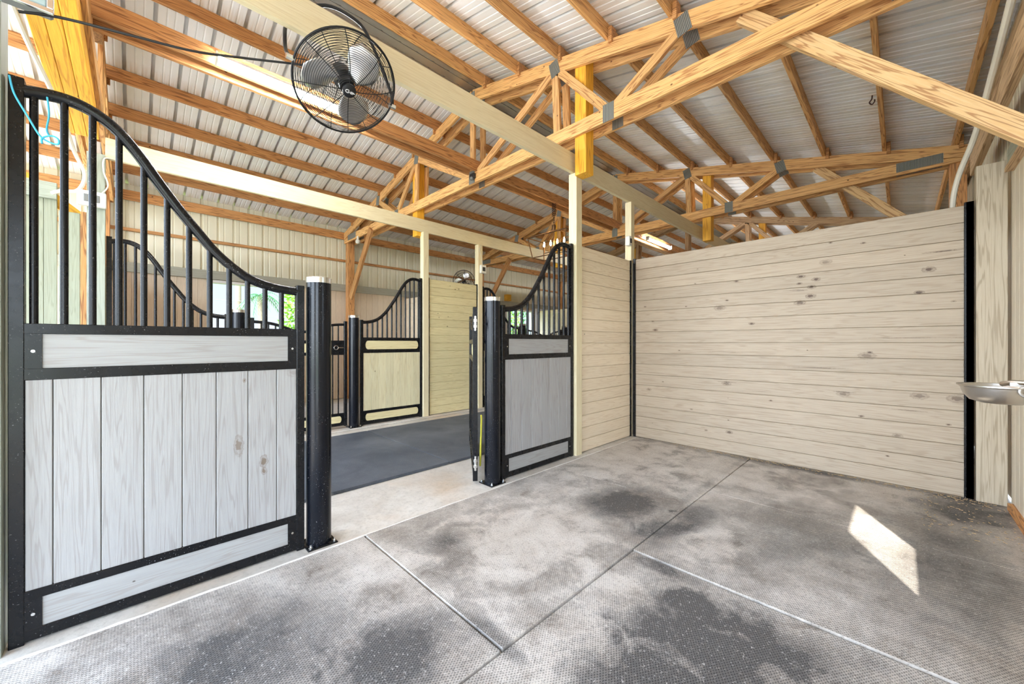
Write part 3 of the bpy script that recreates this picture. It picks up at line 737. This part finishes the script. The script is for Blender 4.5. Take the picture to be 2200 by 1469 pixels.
# =================================================================== stall fronts
CURVE = [(.015, 2.195), (.09, 2.213), (.16, 2.215), (.225, 2.195), (.29, 2.15), (.36, 2.065), (.43, 1.955), (.5, 1.85), (.57, 1.755), (.64, 1.665), (.72, 1.590), (.8, 1.538), (.9, 1.507), (1.0, 1.496), (1.04, 1.495)]
def curve_z(s):
    for (a, b), (c, d) in zip(CURVE, CURVE[1:]):
        if a <= s <= c: return b+(d-b)*(s-a)/(c-a)
    return CURVE[0][1] if s < CURVE[0][0] else CURVE[-1][1]
def stadium(y0, y1, z0, z1, n=8):
    r = (z1-z0)/2; zc = (z0+z1)/2; k = .45; pts = []
    rx = r*k*1.3
    for i in range(n+1):
        a = -PI/2+PI*i/n; pts.append((y1-rx+rx*math.cos(a), zc+r*math.sin(a)))
    for i in range(n+1):
        a = PI/2+PI*i/n; pts.append((y0+rx+rx*math.cos(a), zc+r*math.sin(a)))
    return pts
def front_panel(w, l, sgn, L, lab, near, grp='barred stall front panels', bars=True):
    """tall end at l, running sgn along the barn for L metres; the boarded face that looks at the camera is +x"""
    org = P(w, l, 0); t = thing('stall_front_panel', lab, 'stall panel', org, grp)
    def bx(x0, x1, s0, s1, z0, z1, rnd=None, m=None):
        m = m or MB(org); ya, yb = sorted((sgn*s0, sgn*s1))
        vs = [org+Vector((x, y, z)) for x in (x0, x1) for y in (ya, yb) for z in (z0, z1)]
        return m.add(vs, [(0, 1, 3, 2), (4, 6, 7, 5), (0, 4, 5, 1), (2, 3, 7, 6), (0, 2, 6, 4), (1, 5, 7, 3)], rnd)
    K = M['black']; T = .022
    bx(-T, T, 0, .04, .0, 2.245).build('frame_stile', K, t, .002)
    bx(-T, T, L-.04, L, .0, 1.53).build('frame_stile', K, t, .002)
    for z0, z1 in ((1.235, 1.277), (1.05, 1.097), (.175, .213), (.012, .058)):
        bx(-T+.002, T-.002, .038, L-.038, z0, z1).build('rail', K, t, .002)
    sc = (L-.0)/1.055
    pts = [org+Vector((0, sgn*s*sc, z)) for s, z in CURVE]
    MB(org).tube(bz(pts, 5), .0235, 12).build('curved_rail', K, t)
    nb = 12
    for k in range(nb):
        s = (.062+.080*k)*L/1.055
        MB(org).tube([org+Vector((0, sgn*s, 1.27)), org+Vector((0, sgn*s, curve_z(s/sc)-.005))], .0125, 10, cap=False).build('bar', K, t)
    # boards
    mv, mh = (M['near_v'], M['near_h']) if near else (M['opp_v'], M['opp_h'])
    m = MB(org); n = 8; wd_ = (L-.08)/n
    cuts = [.04, .113, .248, .382, .516, .647, .782, .915, L-.04] if near else [.04+wd_*k for k in range(n+1)]
    for k in range(n):
        bx(-.016, .016, cuts[k]+.0015, cuts[k+1]-.0015, .205, 1.055, None, m)
    bx(-.004, .004, .04, L-.04, .206, 1.054, None, m)
    m.build('panel_boards', mv, t, .002)
    if near:
        for z0, z1, nm in ((1.097, 1.235, 'upper_board'), (.058, .175, 'kick_board')):
            bx(-.014, .014, .04, L-.04, z0, z1).build(nm, mh, t)
            for s0 in (.04, L-.04-.045):
                o = bx(-.019, .019, s0, s0+.045, z0-.001, z1+.001).build('corner_plate', K, t)
                b = MB(org).tube([org+Vector((.018, sgn*(s0+.022), (z0+z1)/2)), org+Vector((.0225, sgn*(s0+.022), (z0+z1)/2))], .006, 8).build('bolt', M['steel'], o)
    else:
        for z0, z1, nm in ((1.097, 1.235, 'upper_board'), (.058, .175, 'kick_board')):
            bx(-.012, .012, .04, L-.04, z0, z1).build('backing_plate', K, t)
            ps = [(y, z) for y, z in stadium(.075, L-.075, z0+.006, z1-.006)]
            mm = MB(org); mm.prism([org+Vector((.010, sgn*y, z)) for y, z in ps], (.009, 0, 0)); mm.build(nm, mh, t)
    return t
front_panel(WF, -.345, 1, 1.055, 'large black barred stall panel with pale grey boards, nearest at left', True)
front_panel(WF, 3.318, -1, 1.035, 'narrow-looking black barred panel with bluish boards right of the open doorway', True)
front_panel(WO, -.185, 1, .98, 'opposite barred panel seen through the bars of the nearest one', False)
front_panel(WO, 3.345, -1, 1.012, 'opposite barred panel with cream boards and rounded insets', False)
front_panel(WO, 4.62, 1, 1.01, 'barred panel of the second opposite stall, just its curve showing behind the bollard cap', False)
front_panel(WO, 8.225, -1, 1.005, 'farthest barred panel across the aisle', False)
front_panel(WF, 4.66, 1, 1.03, 'barred panel of the next stall past the partition', True)

def bollard(w, l, lab, r=.068, H=1.588):
    o = P(w, l, .0); t = thing('bollard', lab, 'bollard', o, 'round steel door posts')
    m = MB(o); m.lathe([(r, .012), (r, H-.034)], 40, o); m.build('pipe', M['bollard'], t)
    m = MB(o); m.lathe([(r+.002, H-.034), (r+.002, H-.004), (r-.002, H), (0, H)], 40, o); m.build('cap', M['steel'], t)
    m = MB(o); s = .083; m.lbox(o.x-s, o.x+s, o.y-s, o.y+s, .0, .012); bp = m.build('base_plate', M['black'], t, .003)
    for sx in (-1, 1):
        for sy in (-1, 1):
            m = MB(o); c = o+Vector((sx*.066, sy*.066, 0)); m.lathe([(.010, .010), (.010, .022), (.005, .022), (.005, .034)], 8, c); m.build('bolt', M['steel'], bp)
    return t
bollard(WF, .795, 'thick glossy black post at the left side of the doorway, biggest in view')
bollard(WF, 2.19, 'glossy black post with steel cap at the right side of the doorway')
bollard(WO, .885, 'black post seen between the bars of the nearest panel')
bollard(WO, 2.243, 'black post across the aisle, beside the rounded-inset panel')
bollard(WO, 5.72, 'far black post showing behind the bars of the right panel, left one')
bollard(WO, 7.13, 'far black post showing behind the bars of the right panel, right one')

def gate(org, L, rz, lab, name='stall_gate', insetside=1, latch=True):
    t = thing(name, lab, 'gate', org, 'barred stall gates', rz)
    K = M['black']; T = .02
    def part(mb, nm, mat, bev=0):
        o = mb.build(nm, mat, None, bev); o.parent = t; o.location = (0, 0, 0); return o
    part(MB().lbox(-T, T, 0, .04, .035, 1.50), 'frame_stile', K, .002)
    part(MB().lbox(-T, T, L-.04, L, .035, 1.50), 'frame_stile', K, .002)
    for z0, z1 in ((1.19, 1.23), (1.03, 1.07), (.185, .22), (.045, .085)):
        part(MB().lbox(-T+.002, T-.002, .038, L-.038, z0, z1), 'rail', K, .002)
    cz = lambda s: 1.455-.115*math.exp(-((s-L/2)/.26)**2)
    part(MB().tube([Vector((0, s, cz(s))) for s in [.02+(L-.04)*i/24 for i in range(25)]], .018, 10), 'curved_rail', K)
    n = 13
    for k in range(n):
        s = .04+(L-.08)*(k+1)/(n+1)
        part(MB().tube([(0, s, 1.225), (0, s, cz(s))], .009, 8, cap=False), 'bar', K)
        part(MB().tube([(0, s, .215), (0, s, 1.035)], .009, 8, cap=False), 'bar', K)
    mm = MB(); mm.lbox(-.008, .008, .04, L-.04, .085, .185); part(mm, 'backing_plate', K)
    mm = MB(); mm.prism([(.006, y, z) for y, z in stadium(.08, L-.08, .09, .18)], (.01, 0, 0)); part(mm, 'kick_board', M['opp_h'])
    mm = MB(); mm.prism([(.0, y, z) for y, z in stadium(.30, L-.30, 1.075, 1.185)], (.01, 0, 0)); part(mm, 'name_board', M['opp_h'])
    if latch:
        mm = MB(); mm.lbox(-.004, .004, L-.24, L-.04, 1.07, 1.19); lp = part(mm, 'latch_plate', K)
        mm = MB(); mm.tube([Vector((.012, L-.15+.028*math.cos(a), 1.13+.028*math.sin(a))) for a in [2*PI*i/20 for i in range(20)]], .005, 8, closed=True)
        mm.tube([(.012, L-.12, 1.13), (.012, L-.05, 1.13)], .005, 8)
        lr = part(mm, 'latch_ring', M['steel']); lr.parent = lp
    for z in (.20, 1.36):
        mm = MB(); mm.tube([(0, -.05, z), (0, .0, z)], .012, 10); mm.lathe([(.018, -.035), (.018, -.012), (.011, -.012), (.011, .012), (.018, .012), (.018, .035)], 12, (0, -.045, z))
        mm.lathe([(.010, -.06), (.010, .06)], 8, (0, -.045, z))
        part(mm, 'hinge', M['steel'])
    return t
# near gate swung out into the aisle
gate(P(2.515, 2.05, 0), 1.22, math.atan2(.80, .60), 'open stall gate swung into the aisle, seen edge-on beside the doorway post')
gate(P(WO, 1.0, 0), 1.145, 0, 'closed barred gate across the aisle, with a ring latch')
gate(P(WO, 5.84, 0), 1.18, 0, 'farthest closed gate with dipped top rail, behind the right panel bars', latch=False)
# yellow lead rope hanging on the open gate
m = MB(); p0 = P(2.62, 2.20, .36)
m.tube(bz([p0, P(2.60, 2.18, .2), P(2.57, 2.15, .15), P(2.60, 2.19, .5), P(2.64, 2.22, .55)], 8), .008, 6)
tag(m.build('lead_rope', M['yellow_rope']), 'yellow rope hanging by the hinge of the open gate', 'rope')

# =================================================================== LED fixtures
def led(w, l, z, lab):
    o = P(w, l, z); t = thing('led_light', lab, 'light', o, 'long lit LED lights under the centre boards')
    L = 1.17
    m = MB(o); m.prism([o+Vector((x, 0, zz)) for x, zz in ((-.026, .004), (-.016, .03), (.016, .03), (.026, .004))], (0, L, 0)); m.build('housing', M['white_trim'], t)
    m = MB(o); m.prism([o+Vector((.026*math.cos(a), .015, -.024+.026*math.sin(a))) for a in [2*PI*i/12 for i in range(12)]], (0, L-.03, 0)); m.build('diffuser', M['tube'], t)
    for s in (0, L-.012):
        m = MB(o); m.lbox(o.x-.038, o.x+.038, o.y+s, o.y+s+.012, o.z-.052, o.z+.032); m.build('end_cap', M['plastic'], t)
    for s in (.12, L-.12):
        m = MB(o); m.tube([o+Vector((0, s, .03)), P(w+.10, l+s, 3.49)], .002, 5); m.build('hanger_wire', M['steel'], t)
    return t
led(3.84, .47, 3.48, 'brightly lit LED light behind the big fan')
led(3.84, 7.9, 3.46, 'lit LED light far off, above the stall corner')
led(3.84, 12.6-1.2, 3.46, 'added LED light, unseen at the far end of the aisle')  # extra unseen fixture, added to brighten the roof

# =================================================================== lantern
o = P(4.0, 4.92, 2.5); t = thing('lantern', 'open bronze frame lantern with lit candle bulbs hanging over the aisle', 'lantern', o)
m = MB(o); zt_ = 2.95; zb_ = 2.62
top = [P(4.4, 4.72, zt_), P(3.6, 4.72, zt_), P(3.6, 5.12, zt_), P(4.4, 5.12, zt_)]
bot = [P(4.34, 4.77, zb_), P(3.66, 4.77, zb_), P(3.66, 5.07, zb_), P(4.34, 5.07, zb_)]
for q in (top, bot):
    for i in range(4): m.tube([q[i], q[(i+1) % 4]], .009, 6)
for a, b in zip(top, bot): m.tube([a, b], .009, 6)
ap = P(4.0, 4.92, 3.05)
for a in top: m.tube([a, ap], .007, 6)
m.build('frame', M['bronze'], t)
m = MB(o); m.tube([ap, P(4.0, 4.92, 2.70)], .010, 8); m.lathe([(.02, 0), (.035, .06), (.03, .09)], 12, P(4.0, 4.92, 3.04))
m.tube([P(4.2, 4.92, 2.70), P(3.8, 4.92, 2.70)], .008, 8)
m.build('stem', M['bronze'], t)
for k in range(4):
    w = 4.21-.14*k; c = P(w, 4.92, 2.70)
    m = MB(o); m.lathe([(.016, 0), (.011, .01), (.011, .10)], 10, c); ho = m.build('candle', M['bronze'], t)
    m = MB(o); m.lathe([(.006, .10), (.016, .125), (.015, .15), (.004, .19), (0, .195)], 12, c); m.build('bulb', M['bulb'], ho)
m = MB(o); z = 3.14; k = 0
while z < 3.50:
    ctr = P(4.0, 4.92, z+.018); pts = []
    for i in range(14):
        a = 2*PI*i/14; u = .013*math.cos(a); v = .024*math.sin(a)
        pts.append(ctr+(Vector((u, 0, v)) if k % 2 else Vector((0, u, v))))
    m.tube(pts, .004, 6, closed=True); z += .036; k += 1
for dx in (.03, -.03):
    z = 3.30
    while z < 3.50:
        ctr = P(4.0+dx, 4.92, z); pts = [ctr+Vector((.010*math.cos(2*PI*i/12), 0, .02*math.sin(2*PI*i/12))) for i in range(12)]
        m.tube(pts, .004, 6, closed=True); z += .032
m.build('chain', M['rust'], t)

# =================================================================== big fan
def fan(c, target_dir, R, lab, yoke=True):
    c = Vector(c); t = thing('wall_fan', lab, 'fan', c, 'black cage fans')
    z = Vector(target_dir).normalized(); y = (Z_-z*z.z).normalized(); x = y.cross(z)
    Q = Matrix((x, y, z)).transposed()
    def part(mb, nm, mat, parent=None):
        o = mb.build(nm, mat, None)
        for v in o.data.vertices: v.co = Q @ v.co
        o.parent = parent if parent is not None else t; o.location = (0, 0, 0); return o
    s = R/.30
    front = lambda r: .060*s*(1-(r/(.30*s))**3.2)+.02*s
    back = lambda r: -.10*s*(1-(r/(.30*s))**4)-.0
    m = MB()
    def ring(r, zz, th): m.tube([(r*math.cos(2*PI*i/56), r*math.sin(2*PI*i/56), zz) for i in range(56)], th, 5, closed=True)
    n = 24 if yoke else 9
    for k in range(n):
        r = .055*s+(.295-.055)*s*k/(n-1); ring(r, front(r), .0015*(1 if yoke else 1.8))
    for k in range(8 if yoke else 6):
        a = 2*PI*(k+.3)/(8 if yoke else 6); pts = []
        for j in range(9):
            r = .04*s+.26*s*j/8; aa = a+.12*j/8; pts.append((r*math.cos(aa), r*math.sin(aa), front(r)-.002))
        m.tube(pts, .0024, 5)
    part(m, 'front_guard', M['black_matte'])
    m = MB()
    for k in range(14 if yoke else 5):
        r = .09*s+.205*s*k/(13 if yoke else 4); ring(r, back(r), .0014*(1 if yoke else 1.8))
    for k in range(8):
        a = 2*PI*k/8; m.tube([((.08+.22*j/6)*s*math.cos(a), (.08+.22*j/6)*s*math.sin(a), back((.08+.22*j/6)*s)-.002) for j in range(7)], .0022, 5)
    part(m, 'rear_guard', M['black_matte'])
    m = MB(); m.tube([(.30*s*math.cos(2*PI*i/64), .30*s*math.sin(2*PI*i/64), .008*s) for i in range(64)], .0055*s+.0008, 8, closed=True)
    part(m, 'rim', M['black_matte'])
    m = MB(); m.lathe([(0, front(0)+.014*s), (.03*s, front(0)+.012*s), (.040*s, front(0)+.004*s), (.040*s, front(0)-.006*s)], 32); hub = part(m, 'hub_cap', M['black_matte'])
    m = MB(); m.lathe([(.05*s, -.15*s), (.062*s, -.14*s), (.062*s, -.05*s), (.045*s, -.03*s), (.045*s, .03*s), (.02*s, .035*s), (0, .035*s)], 28); part(m, 'motor', M['black_matte'])
    for k in range(3):
        a0 = 2*PI*k/3+1.0; m = MB(); vs = []; fs = []; nr, na = 10, 10
        for i in range(nr+1):
            r = (.05+.20*i/nr)*s; u = i/nr
            half = (.30+.34*math.sin(PI*min(1, u*.8+.15)))*(1-.35*max(0, u-.75)/.25)
            for j in range(na+1):
                v = j/na*2-1; a = a0+v*half+.25*u
                zz = -.01*s-.030*s*v*(1-.2*u)+.012*s*(1-v*v)
                vs.append(Vector((r*math.cos(a), r*math.sin(a), zz)))
        for i in range(nr):
            for j in range(na): q = i*(na+1)+j; fs.append((q, q+1, q+na+2, q+na+1))
        m.add(vs, fs, .5, True); o = part(m, 'blade', M['blade']); o.modifiers.new('t', 'SOLIDIFY').thickness = .002
    if yoke:
        # white maker's mark on the hub: a ring open at the right with a bar, and two short lines
        m = MB(); zf = front(0)+.0148*s
        def pr2(pts, w2):
            for a, b in zip(pts, pts[1:]):
                a = Vector(a); b = Vector(b); d = (b-a).normalized(); nn = Vector((-d.y, d.x))*w2
                m.prism([(*(a+nn-d*w2*.3), zf), (*(b+nn+d*w2*.3), zf), (*(b-nn+d*w2*.3), zf), (*(a-nn-d*w2*.3), zf)], (0, 0, .0012))
        cx = -.013
        pr2([(cx+.0105*math.cos(a), .008*math.sin(a)) for a in [math.radians(45+27*i) for i in range(11)]], .0016)
        pr2([(cx+.002, 0), (cx+.0105, 0), (cx+.0105, -.005)], .0014)
        pr2([(.003, .0), (.026, .0)], .0022); pr2([(.003, -.006), (.018, -.006)], .0011)
        for a, b in ((.004, .006), (.010, .013), (.018, .02)): pr2([(a, .005), (b, .005)], .0012)
        part(m, 'logo', M['white_paint'], hub)
    return t, Q
tf, Q = fan(P(2.215, .862, 2.668), Vector((1.9, .05, -2.5)), .272, 'big black round cage fan with grey blades hanging at the top')
# yoke of the fan, hung from the header
m = MB(P(2.38, .84, 2.7)); cc = P(2.215, .862, 2.668); xr = Q @ Vector((1, 0, 0))
lp, rp_ = cc-xr*.285, cc+xr*.285
pts = [lp, P(2.42, .61, 2.84), P(2.46, .615, 2.95), P(2.52, .64, 3.06), P(2.53, .70, 3.18), P(2.47, .84, 3.26), P(2.42, .97, 3.24), P(2.40, 1.07, 3.17), rp_+Vector((-.03, .0, .12)), rp_]
m.tube(bz(pts, 5), .010, 8)
o = m.build('yoke_bracket', M['black_matte'], None); o.parent = tf; o.location = Vector(o.location)-Vector(tf.location)
for pp in (lp, rp_):
    m = MB(pp); m.tube([pp-xr*.02, pp+xr*.02], .014, 8); o = m.build('pivot_knob', M['steel'], None); o.parent = tf; o.location = Vector(o.location)-Vector(tf.location)
fan(P(5.76, 4.42, 2.36), Vector((1, -.8, .05)), .20, 'small dark cage fan on top of the opposite board wall', False)
m = MB(P(5.6, 4.4, 2.3)); m.tube([P(5.72, 4.25, 2.30), P(5.60, 4.45, 2.42), P(5.52, 4.58, 2.14), P(5.50, 4.60, 2.42)], .011, 7)
tag(m.build('fan_bracket', M['bronze']), 'bent brown bracket of the small fan on the outlet post', 'bracket')

# =================================================================== electrics and small things
def cable(name, pts, r, mat, lab, cat='cable', n=8):
    m = MB(Vector(pts[0])); m.tube(bz(pts, 10), r, n); return tag(m.build(name, mat), lab, cat)
cable('power_cable', [P(2.36, -.31, 2.46), P(2.36, -.2, 2.50), P(2.34, .0, 2.53), P(2.32, .2, 2.56), P(2.30, .4, 2.62), P(2.27, .60, 2.68), P(2.27, .66, 2.70)], .0055, M['dark_plastic'], 'black cable sagging from the floodlight to the big fan')
cable('flexible_conduit', [P(3.2, -.50, 3.14), P(3.9, -.48, 3.13), P(4.7, -.42, 3.08), P(5.30, -.38, 2.95), P(5.38, -.32, 2.78), P(5.38, -.36, 2.62), P(5.38, -.47, 2.58), P(5.42, -.52, 2.56)], .016, M['conduit'], 'ribbed cream flexible conduit drooping past the yellow beam', 'conduit')
cable('thin_cable', [P(5.40, -.22, 2.62), P(5.40, -.17, 2.72), P(5.40, -.20, 2.86), P(5.40, -.19, 2.98), P(5.44, -.10, 3.0)], .006, M['conduit'], 'thin white cable rising from the socket box')
cable('white_conduit', [P(-.30, 4.75, 2.1), P(-.30, 4.78, 2.35), P(-.33, 4.72, 2.55), P(-.39, 4.5, 2.75), P(-.42, 4.0, 2.95), P(-.43, 3.4, 3.1)], .018, M['conduit'], 'bent white conduit rising behind the right end of the partition', 'conduit')
def gang(w, l, z, lab, sx=.075, sz=.06, face='grey_plastic'):
    o = P(w, l, z); t = thing('outlet_box', lab, 'outlet box', o, 'outlet boxes')
    m = MB(o); m.box(w-.03, w+.03, l-sx, l+sx, z-sz, z+sz); m.build('box', M['plastic'], t, .006)
    m = MB(o); m.box(w-.036, w-.028, l-sx*.55, l+sx*.55, z-sz*.5, z+sz*.5); m.build('cover', M[face], t, .004)
    return t
gang(5.39, -.275, 2.56, 'white outlet box on the sage post behind the bars', .095, .07)
gang(5.41, 4.59, 2.55, 'small grey outlet box on the opposite cream post', .06, .075, 'dark_plastic')
gang(2.43, 4.485, 2.49, 'small outlet box under the header at the stall corner', .035, .06, 'dark_plastic')
cable('thin_cable', [P(5.42, 4.59, 2.62), P(5.42, 4.56, 2.8), P(5.42, 4.52, 2.9), P(5.42, 4.56, 3.0)], .005, M['conduit'], 'thin white cable above the small grey outlet box')
# floodlight on the left post
o = P(2.36, -.30, 2.56); t = thing('floodlight', 'grey floodlight with a square lens at the top left corner', 'floodlight', o)
m = MB(o); m.box(2.34, 2.40, -.36, -.225, 2.49, 2.66); m.build('housing', M['grey_plastic'], t, .008)
m = MB(o); m.box(2.333, 2.343, -.345, -.24, 2.505, 2.645); m.build('lens', M['lens'], t, .003)
m = MB(o); m.box(2.330, 2.345, -.365, -.22, 2.485, 2.503); m.box(2.330, 2.345, -.238, -.220, 2.503, 2.66); m.build('bezel', M['steel'], t, .002)
cable('baling_twine', [P(2.41, -.338, 2.228), P(2.405, -.325, 2.161), P(2.40, -.292, 2.085), P(2.40, -.263, 2.023), P(2.40, -.24, 2.005), P(2.39, -.215, 2.00), P(2.385, -.213, 2.018), P(2.39, -.23, 2.028), P(2.40, -.255, 2.015), P(2.395, -.256, 1.99)], .0032, M['twine'], 'light blue baling twine hanging on the nearest panel', 'twine')
cable('baling_twine', [P(2.42, -.245, 2.19), P(2.415, -.240, 2.12), P(2.415, -.246, 2.06), P(2.415, -.240, 2.035)], .003, M['twine'], 'second strand of blue twine inside the first bar', 'twine')
# sensor and bulb
o = P(4.0, 3.225, 3.41); t = thing('motion_sensor', 'little black sensor on the truss plate over the aisle', 'sensor', o)
m = MB(o); m.box(3.96, 4.05, 3.20, 3.24, 3.38, 3.45); m.build('body', M['dark_plastic'], t, .006)
m = MB(o); m.lathe([(.02, 0), (.025, .02), (.02, .035)], 12, P(4.0, 3.20, 3.36)); m.build('eye', M['grey_plastic'], t)
o = P(7.62, 3.2, 3.24); t = thing('security_lamp', 'small white globe lamp hanging under the far truss heel', 'lamp', o)
m = MB(o); m.lathe([(0, -.07), (.035, -.055), (.048, -.02), (.035, .012), (.018, .02)], 16, o); m.build('globe', M['plastic'], t)
m = MB(o); m.lathe([(.022, .02), (.025, .06), (.012, .09)], 12, o); m.build('socket', M['plastic'], t)
# hook on a purlin
m = MB(P(.20, 5.6, 3.8)); m.tube(bz([P(.215, 5.6, 3.90), P(.215, 5.6, 3.80), P(.235, 5.6, 3.765), P(.215, 5.6, 3.735), P(.195, 5.6, 3.76), P(.195, 5.6, 3.78)], 6), .006, 6)
tag(m.build('hook', M['rust']), 'black iron hook hanging under a purlin', 'hook')
m = MB(P(.2, 4.75, 3.8)); m.tube(bz([P(.235, 4.75, 3.83), P(.24, 4.75, 3.70), P(.20, 4.73, 3.665), P(.165, 4.75, 3.70), P(.17, 4.76, 3.86)], 6), .006, 6)
tag(m.build('yellow_twine', M['yellow_rope']), 'yellow cord looped around a purlin at upper right', 'cord')
m = MB(P(8.3, 8, 2.5)); m.box(8.33, 8.46, 8.02, 8.20, 2.465, 2.66)
tag(m.build('wood_block', M['yellow'], None, .004), 'yellow wood block standing on the grey trim of the far wall', 'block')
# waterer
c = P(-.355, 3.1, .975); t = thing('waterer', 'cast metal water bowl on the wall at the right edge', 'water bowl', c)
m = MB(c); m.lathe([(0, -.078), (.07, -.078), (.105, -.066), (.128, -.035), (.138, .0), (.150, .006), (.150, .012), (.132, .010), (.12, -.03), (.09, -.06), (0, -.066)], 48, c); m.build('bowl', M['cast'], t)
m = MB(c); m.lbox(c.x+.10, -WR-.012, c.y-.07, c.y+.07, c.z-.09, c.z+.06); m.build('mount', M['cast'], t, .012)
m = MB(c); m.tube([c+Vector((.06+.035*math.cos(a)*(1-.05*i), -.135-.0*i, .0-.035*math.sin(a)*(1-.05*i))) for i, a in enumerate([.4*j for j in range(18)])], .008, 8); m.build('scroll', M['cast'], t)
m = MB(c); m.tube([c+Vector((.10, -.07, .03)), c+Vector((.03, -.03, .03)), c+Vector((-.0, 0, .018))], .012, 8); m.lbox(c.x+.02, c.x+.12, c.y-.05, c.y+.05, c.z+.012, c.z+.03); m.build('float_cover', M['cast'], t, .004)

# =================================================================== outdoors seen through the openings
def palm(w, l, h, lab, n=11, fr=1.5, mt='leaf_dark'):
    o = P(w, l, -.12); t = thing('palm_tree', lab, 'palm tree', o)
    m = MB(o); m.tube(bz([o, o+Vector((.1, .05, h*.5)), o+Vector((0, 0, h))], 6), [.13-.05*i/12 for i in range(13)], 9); m.build('trunk', M['bark'], t)
    m = MB(o); top = o+Vector((0, 0, h))
    for k in range(n):
        a = 2*PI*k/n+random.uniform(-.2, .2); up = random.uniform(.1, .9); pts = []
        for i in range(12):
            u = i/11; pts.append(top+Vector((math.cos(a)*fr*u, math.sin(a)*fr*u, fr*(up*u-1.2*u*u*(1-.3*up)))))
        m.tube(pts, .012, 4)
        side = Vector((-math.sin(a), math.cos(a), 0))
        for i in range(1, 12):
            for s in (-1, 1):
                b = pts[i]; d = (pts[i]-pts[i-1]).normalized()
                tip = b+side*s*fr*.26*(1-.5*i/12)+d*fr*.16+Vector((0, 0, -fr*.14))
                m.add([b-d*.02, b+d*.03, tip], [(0, 1, 2)], None)
    m.build('fronds', M[mt], t)
def bush(w, l, r, h, lab, n=900, mt='leaf', name='bush'):
    o = P(w, l, -.12); t = thing(name, lab, 'bush', o)
    m = MB(o)
    for k in range(5): m.tube([o, o+Vector((random.uniform(-r, r)*.6, random.uniform(-r, r)*.6, h*.8))], .025, 5)
    m.build('stems', M['bark'], t)
    m = MB(o)
    for k in range(n):
        a = random.uniform(0, 2*PI); u = random.random()**.5; zz = random.random()
        rr = r*u*(1-.45*abs(zz-.5)**1.5*2)
        p = o+Vector((rr*math.cos(a), rr*math.sin(a), h*(.08+.92*zz)))
        d = Vector((random.gauss(0, 1), random.gauss(0, 1), random.gauss(0, .6))).normalized(); e_ = d.orthogonal().normalized(); s = random.uniform(.06, .13)
        m.add([p-d*s, p+e_*s*.4, p+d*s, p-e_*s*.4], [(0, 1, 2, 3)], random.random())
    m.build('leaves', M[mt], t)
palm(17.5, 3.5, 3.15, 'palm tree outside the first window', fr=.8)
bush(14.5, 4.15, .75, 3.0, 'tall yellow-green bush outside the first window', 1300)
bush(15.5, 6.4, 1.2, 2.6, 'lower bush right of the palm', 1200, 'leaf_dark')
bush(12.5, 11.4, 1.1, 3.6, 'sunlit bush outside the second window', 1600)
bush(14.2, 13.9, 1.3, 3.9, 'dark green bush outside the second window', 1500, 'leaf_dark')
m = MB(P(22, 3.6, 0)); m.tube([P(22, 3.55, -.15), P(22, 3.55, 7.5)], .12, 10)
tag(m.build('utility_pole', M['bark']), 'wooden utility pole outside the first window', 'pole')
m = MB(P(22, 0, 5)); 
for z in (3.3, 2.6): m.tube([P(21.85, -12, z), P(21.85, 3.5, z-.15), P(21.85, 20, z)], .012, 4)
tag(m.build('overhead_wire', M['grey_plastic']), 'thin overhead wires on the utility pole', 'wire')

# crumbs and straw swept along the foot of the partition and the right wall
m = MB(P(.5, 4.4, 0))
for k in range(420):
    if k < 300: w, l = random.uniform(-.5, 1.9), 4.55-abs(random.gauss(0, .05))-.005
    else: w, l = random.uniform(-.52, -.1), random.uniform(3.6, 4.5)
    a = random.uniform(0, PI); L_ = random.uniform(.003, .012); d = Vector((math.cos(a), math.sin(a), 0)); e_ = Vector((-d.y, d.x, 0))
    c = P(w, l, .0105); h = Vector((0, 0, .0025))
    m.prism([c-d*L_-e_*.0015, c+d*L_-e_*.0015, c+d*L_*.9+e_*.0015, c-d*L_*.9+e_*.0015], h)
tag(m.build('straw_crumbs', plain('straw_crumbs', hx(186, 160, 120), .8, 0, .4, 60)), 'scattered crumbs of straw along the foot of the board partition', 'debris', kind='stuff')
